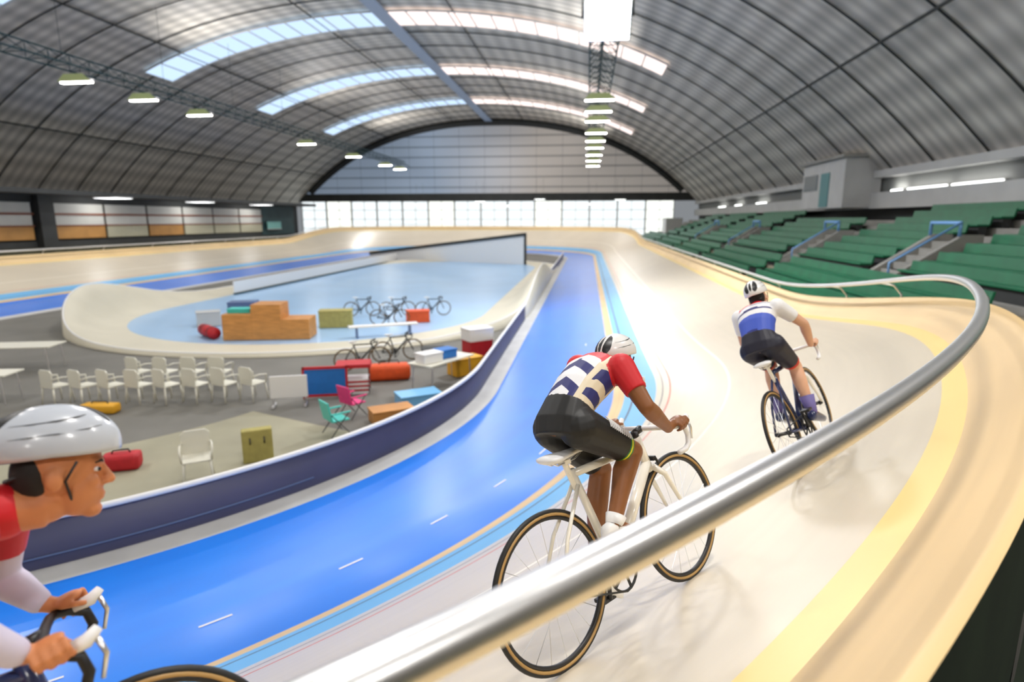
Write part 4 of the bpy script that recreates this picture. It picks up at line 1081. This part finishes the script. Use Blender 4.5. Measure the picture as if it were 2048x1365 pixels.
# crates and bags on and round the table near the fence
def crate(loc, s, m, label, rz=0, group=None, name='storage_crate'):
    o = empty(name, loc, rz, label, 'crate', group); sx, sy, sz = s; t = .03
    mb = MB(); mb.box(-sx/2, sx/2, -sy/2, sy/2, 0, sz-.03, .015); mb.build('body', m, o)
    mb = MB(); mb.box(-sx/2-.015, sx/2+.015, -sy/2-.015, sy/2+.015, sz-.04, sz, .01); mb.build('lid', m, o)
    return o
crate((-3.98,14.75,.74), (.6,.4,.26), M['white'], 'white box on the folding table near the fence', .9)
crate((-3.7,15.35,.74), (.5,.4,.24), M['boxblue'], 'blue box on the folding table near the fence', .9)
crate((-3.4,16.5,0), (.9,.5,.5), M['yellowpl'], 'yellow crate on the floor beyond the folding table', .8)
crate((-3.4,18.5,0), (.8,.6,.6), M['red'], 'dark red crate standing below the white one near the fence', .7)
crate((-3.4,18.5,.6), (.85,.62,.4), M['white'], 'white crate stacked on the dark red crate near the fence', .7)
crate((-3.95,13.55,0), (1.0,.6,.28), M['lblue'], 'flat light blue crate on the floor before the folding table', .6)
crate((-4.2,12.25,0), (.9,.5,.3), M['wood'], 'low wooden crate on the floor close behind the fence', .6)
crate((-4.6,17.6,0), (.7,.5,.5), M['dark'], 'dark grey crate on the infield near the orange bag', .4)
# podium of orange wood, mats
o = empty('winners_podium', (-11.7,20.9,0), .2, 'orange wooden three-step podium standing on the rink edge', 'podium')
for nm, x0_, x1_, h_ in (('step',-1.55,-.5,.95),('step',-.5,.55,1.3),('step',.55,1.55,.75)):
    mb = MB(); mb.box(x0_, x1_, -.55, .55, .0, h_, .012); mb.build('step', M['wood'], o)
o.location.z = .02
o = empty('rolled_mat', (-14.0,20.6,.02), .9, 'dark red rolled mat beside the wooden podium', 'mat')
mb = MB(); mb.cyl((-.0,-.6,.22),(0,.6,.22),.22,n=18); mb.build('roll', M['red'], o, smooth=True)
mb = MB()
for y in (-.35,.35): mb.cyl((0,y-.03,.22),(0,y+.03,.22),.228,n=18)
mb.build('strap', M['blackpl'], o)
crate((-12.72,20.7,.975), (.8,.5,.16), M['teal'], 'turquoise flat box lying on the podium', .2)
o = empty('gym_bench', (-7.6,21.7,.02), .5, 'low white bench on the light blue rink floor', 'bench')
mb = MB(); mb.box(-1.3,1.3,-.18,.18,.38,.44,.01); mb.build('seat', M['white'], o)
for x in (-1.0,1.0):
    mb = MB(); mb.prism([(-.18,0),(.18,0),(.12,.38),(-.12,.38)], x-.03, x+.03, axis=0); mb.build('leg', M['steelblue'], o)
o = empty('crash_mat', (-5.9,9.75,0), .55, 'upright yellow olive crash mat behind the navy fence', 'mat')
mb = MB(); mb.box(-.26,.26,-.1,.1,0,.62,.03); mb.build('body', M['olive'], o)
for x in (-.12,.12):
    mb = MB(); mb.tube([(x,-.1,.36),(x,-.14,.42),(x,-.1,.48)], .012, 6); mb.build('handle', M['blackpl'], o)
bag('kit_bag', (-8.1,9.1,0), (.6,.35,.3), M['red'], 'red kit bag on the pale floor near the single white chair', .4)
# bicycles standing in the infield
STAND = [(-10.6,26.0,.3),(-9.0,26.2,.35),(-7.4,26.5,.4),(-8.6,23.9,.2)]
bk = None
for i, (x, y, rz) in enumerate(STAND):
    lab = 'dark bicycle on the light blue rink floor, ' + ('back row, nearest the olive crate', 'middle of the back row of three', 'back row, beyond the orange crate', 'standing alone in front of the three others')[i]
    mt = Matrix.Translation((x, y, .02)) @ Matrix.Rotation(rz, 4, 'Z')
    if bk is None: bk = make_bike(mt, lab, M['dark'], 'parked_bicycle', 'bicycles on the rink floor', M['blackpl'], True)
    else: c = copy_tree(bk); c.matrix_world = mt; c['label'] = lab
for i, (x, y, rz) in enumerate([(-6.2,17.5,.6),(-6.9,16.3,.5)]):
    c = copy_tree(bk); c.matrix_world = Matrix.Translation((x, y, 0)) @ Matrix.Rotation(rz, 4, 'Z'); c['label'] = 'dark bicycle parked on the grey infield near the folding table, %s from the fence' % ('second','first')[i]; c['group'] = 'bicycles near the table'
crate((-7.2,25.0,.02), (1.0,.6,.5), M['orange'], 'orange crate among the dark bicycles on the rink', .3)
crate((-10.2,23.4,.02), (1.3,.7,.7), M['olive'], 'olive crate behind the podium on the rink floor', .3)
crate((-14.6,24.0,.02), (1.1,.8,.9), M['steelblue'], 'blue grey crate on the rink floor near the cream bank', .3)
crate((-15.6,23.0,.02), (.9,.7,.6), M['ltgrey'], 'light grey crate on the rink floor near the cream bank', .6)

# ------------------------------------------------------------------ camera, world, view
cam = bpy.data.cameras.new('camera'); co = bpy.data.objects.new('camera', cam); COL.objects.link(co)
cam.sensor_width = 36; cam.lens = 1200/2048*36
co.location = (0, 0, H); co.rotation_euler = (math.radians(90-11.4247), 0, math.radians(7.0314))
cam.clip_start = .05; cam.clip_end = 500
cam.dof.use_dof = True; cam.dof.focus_distance = 2.85; cam.dof.aperture_fstop = 1.4
S.camera = co
w = bpy.data.worlds.new('world'); S.world = w; w.use_nodes = True
w.node_tree.nodes['Background'].inputs[0].default_value = (.8,.85,.9,1); w.node_tree.nodes['Background'].inputs[1].default_value = .3
S.view_settings.view_transform = 'Standard'; S.view_settings.look = 'None'
S.view_settings.exposure = 0.0
S.cycles.max_bounces = 8; S.cycles.diffuse_bounces = 4; S.cycles.glossy_bounces = 3; S.cycles.caustics_reflective = False; S.cycles.caustics_refractive = False
S.cycles.sample_clamp_indirect = 6.0
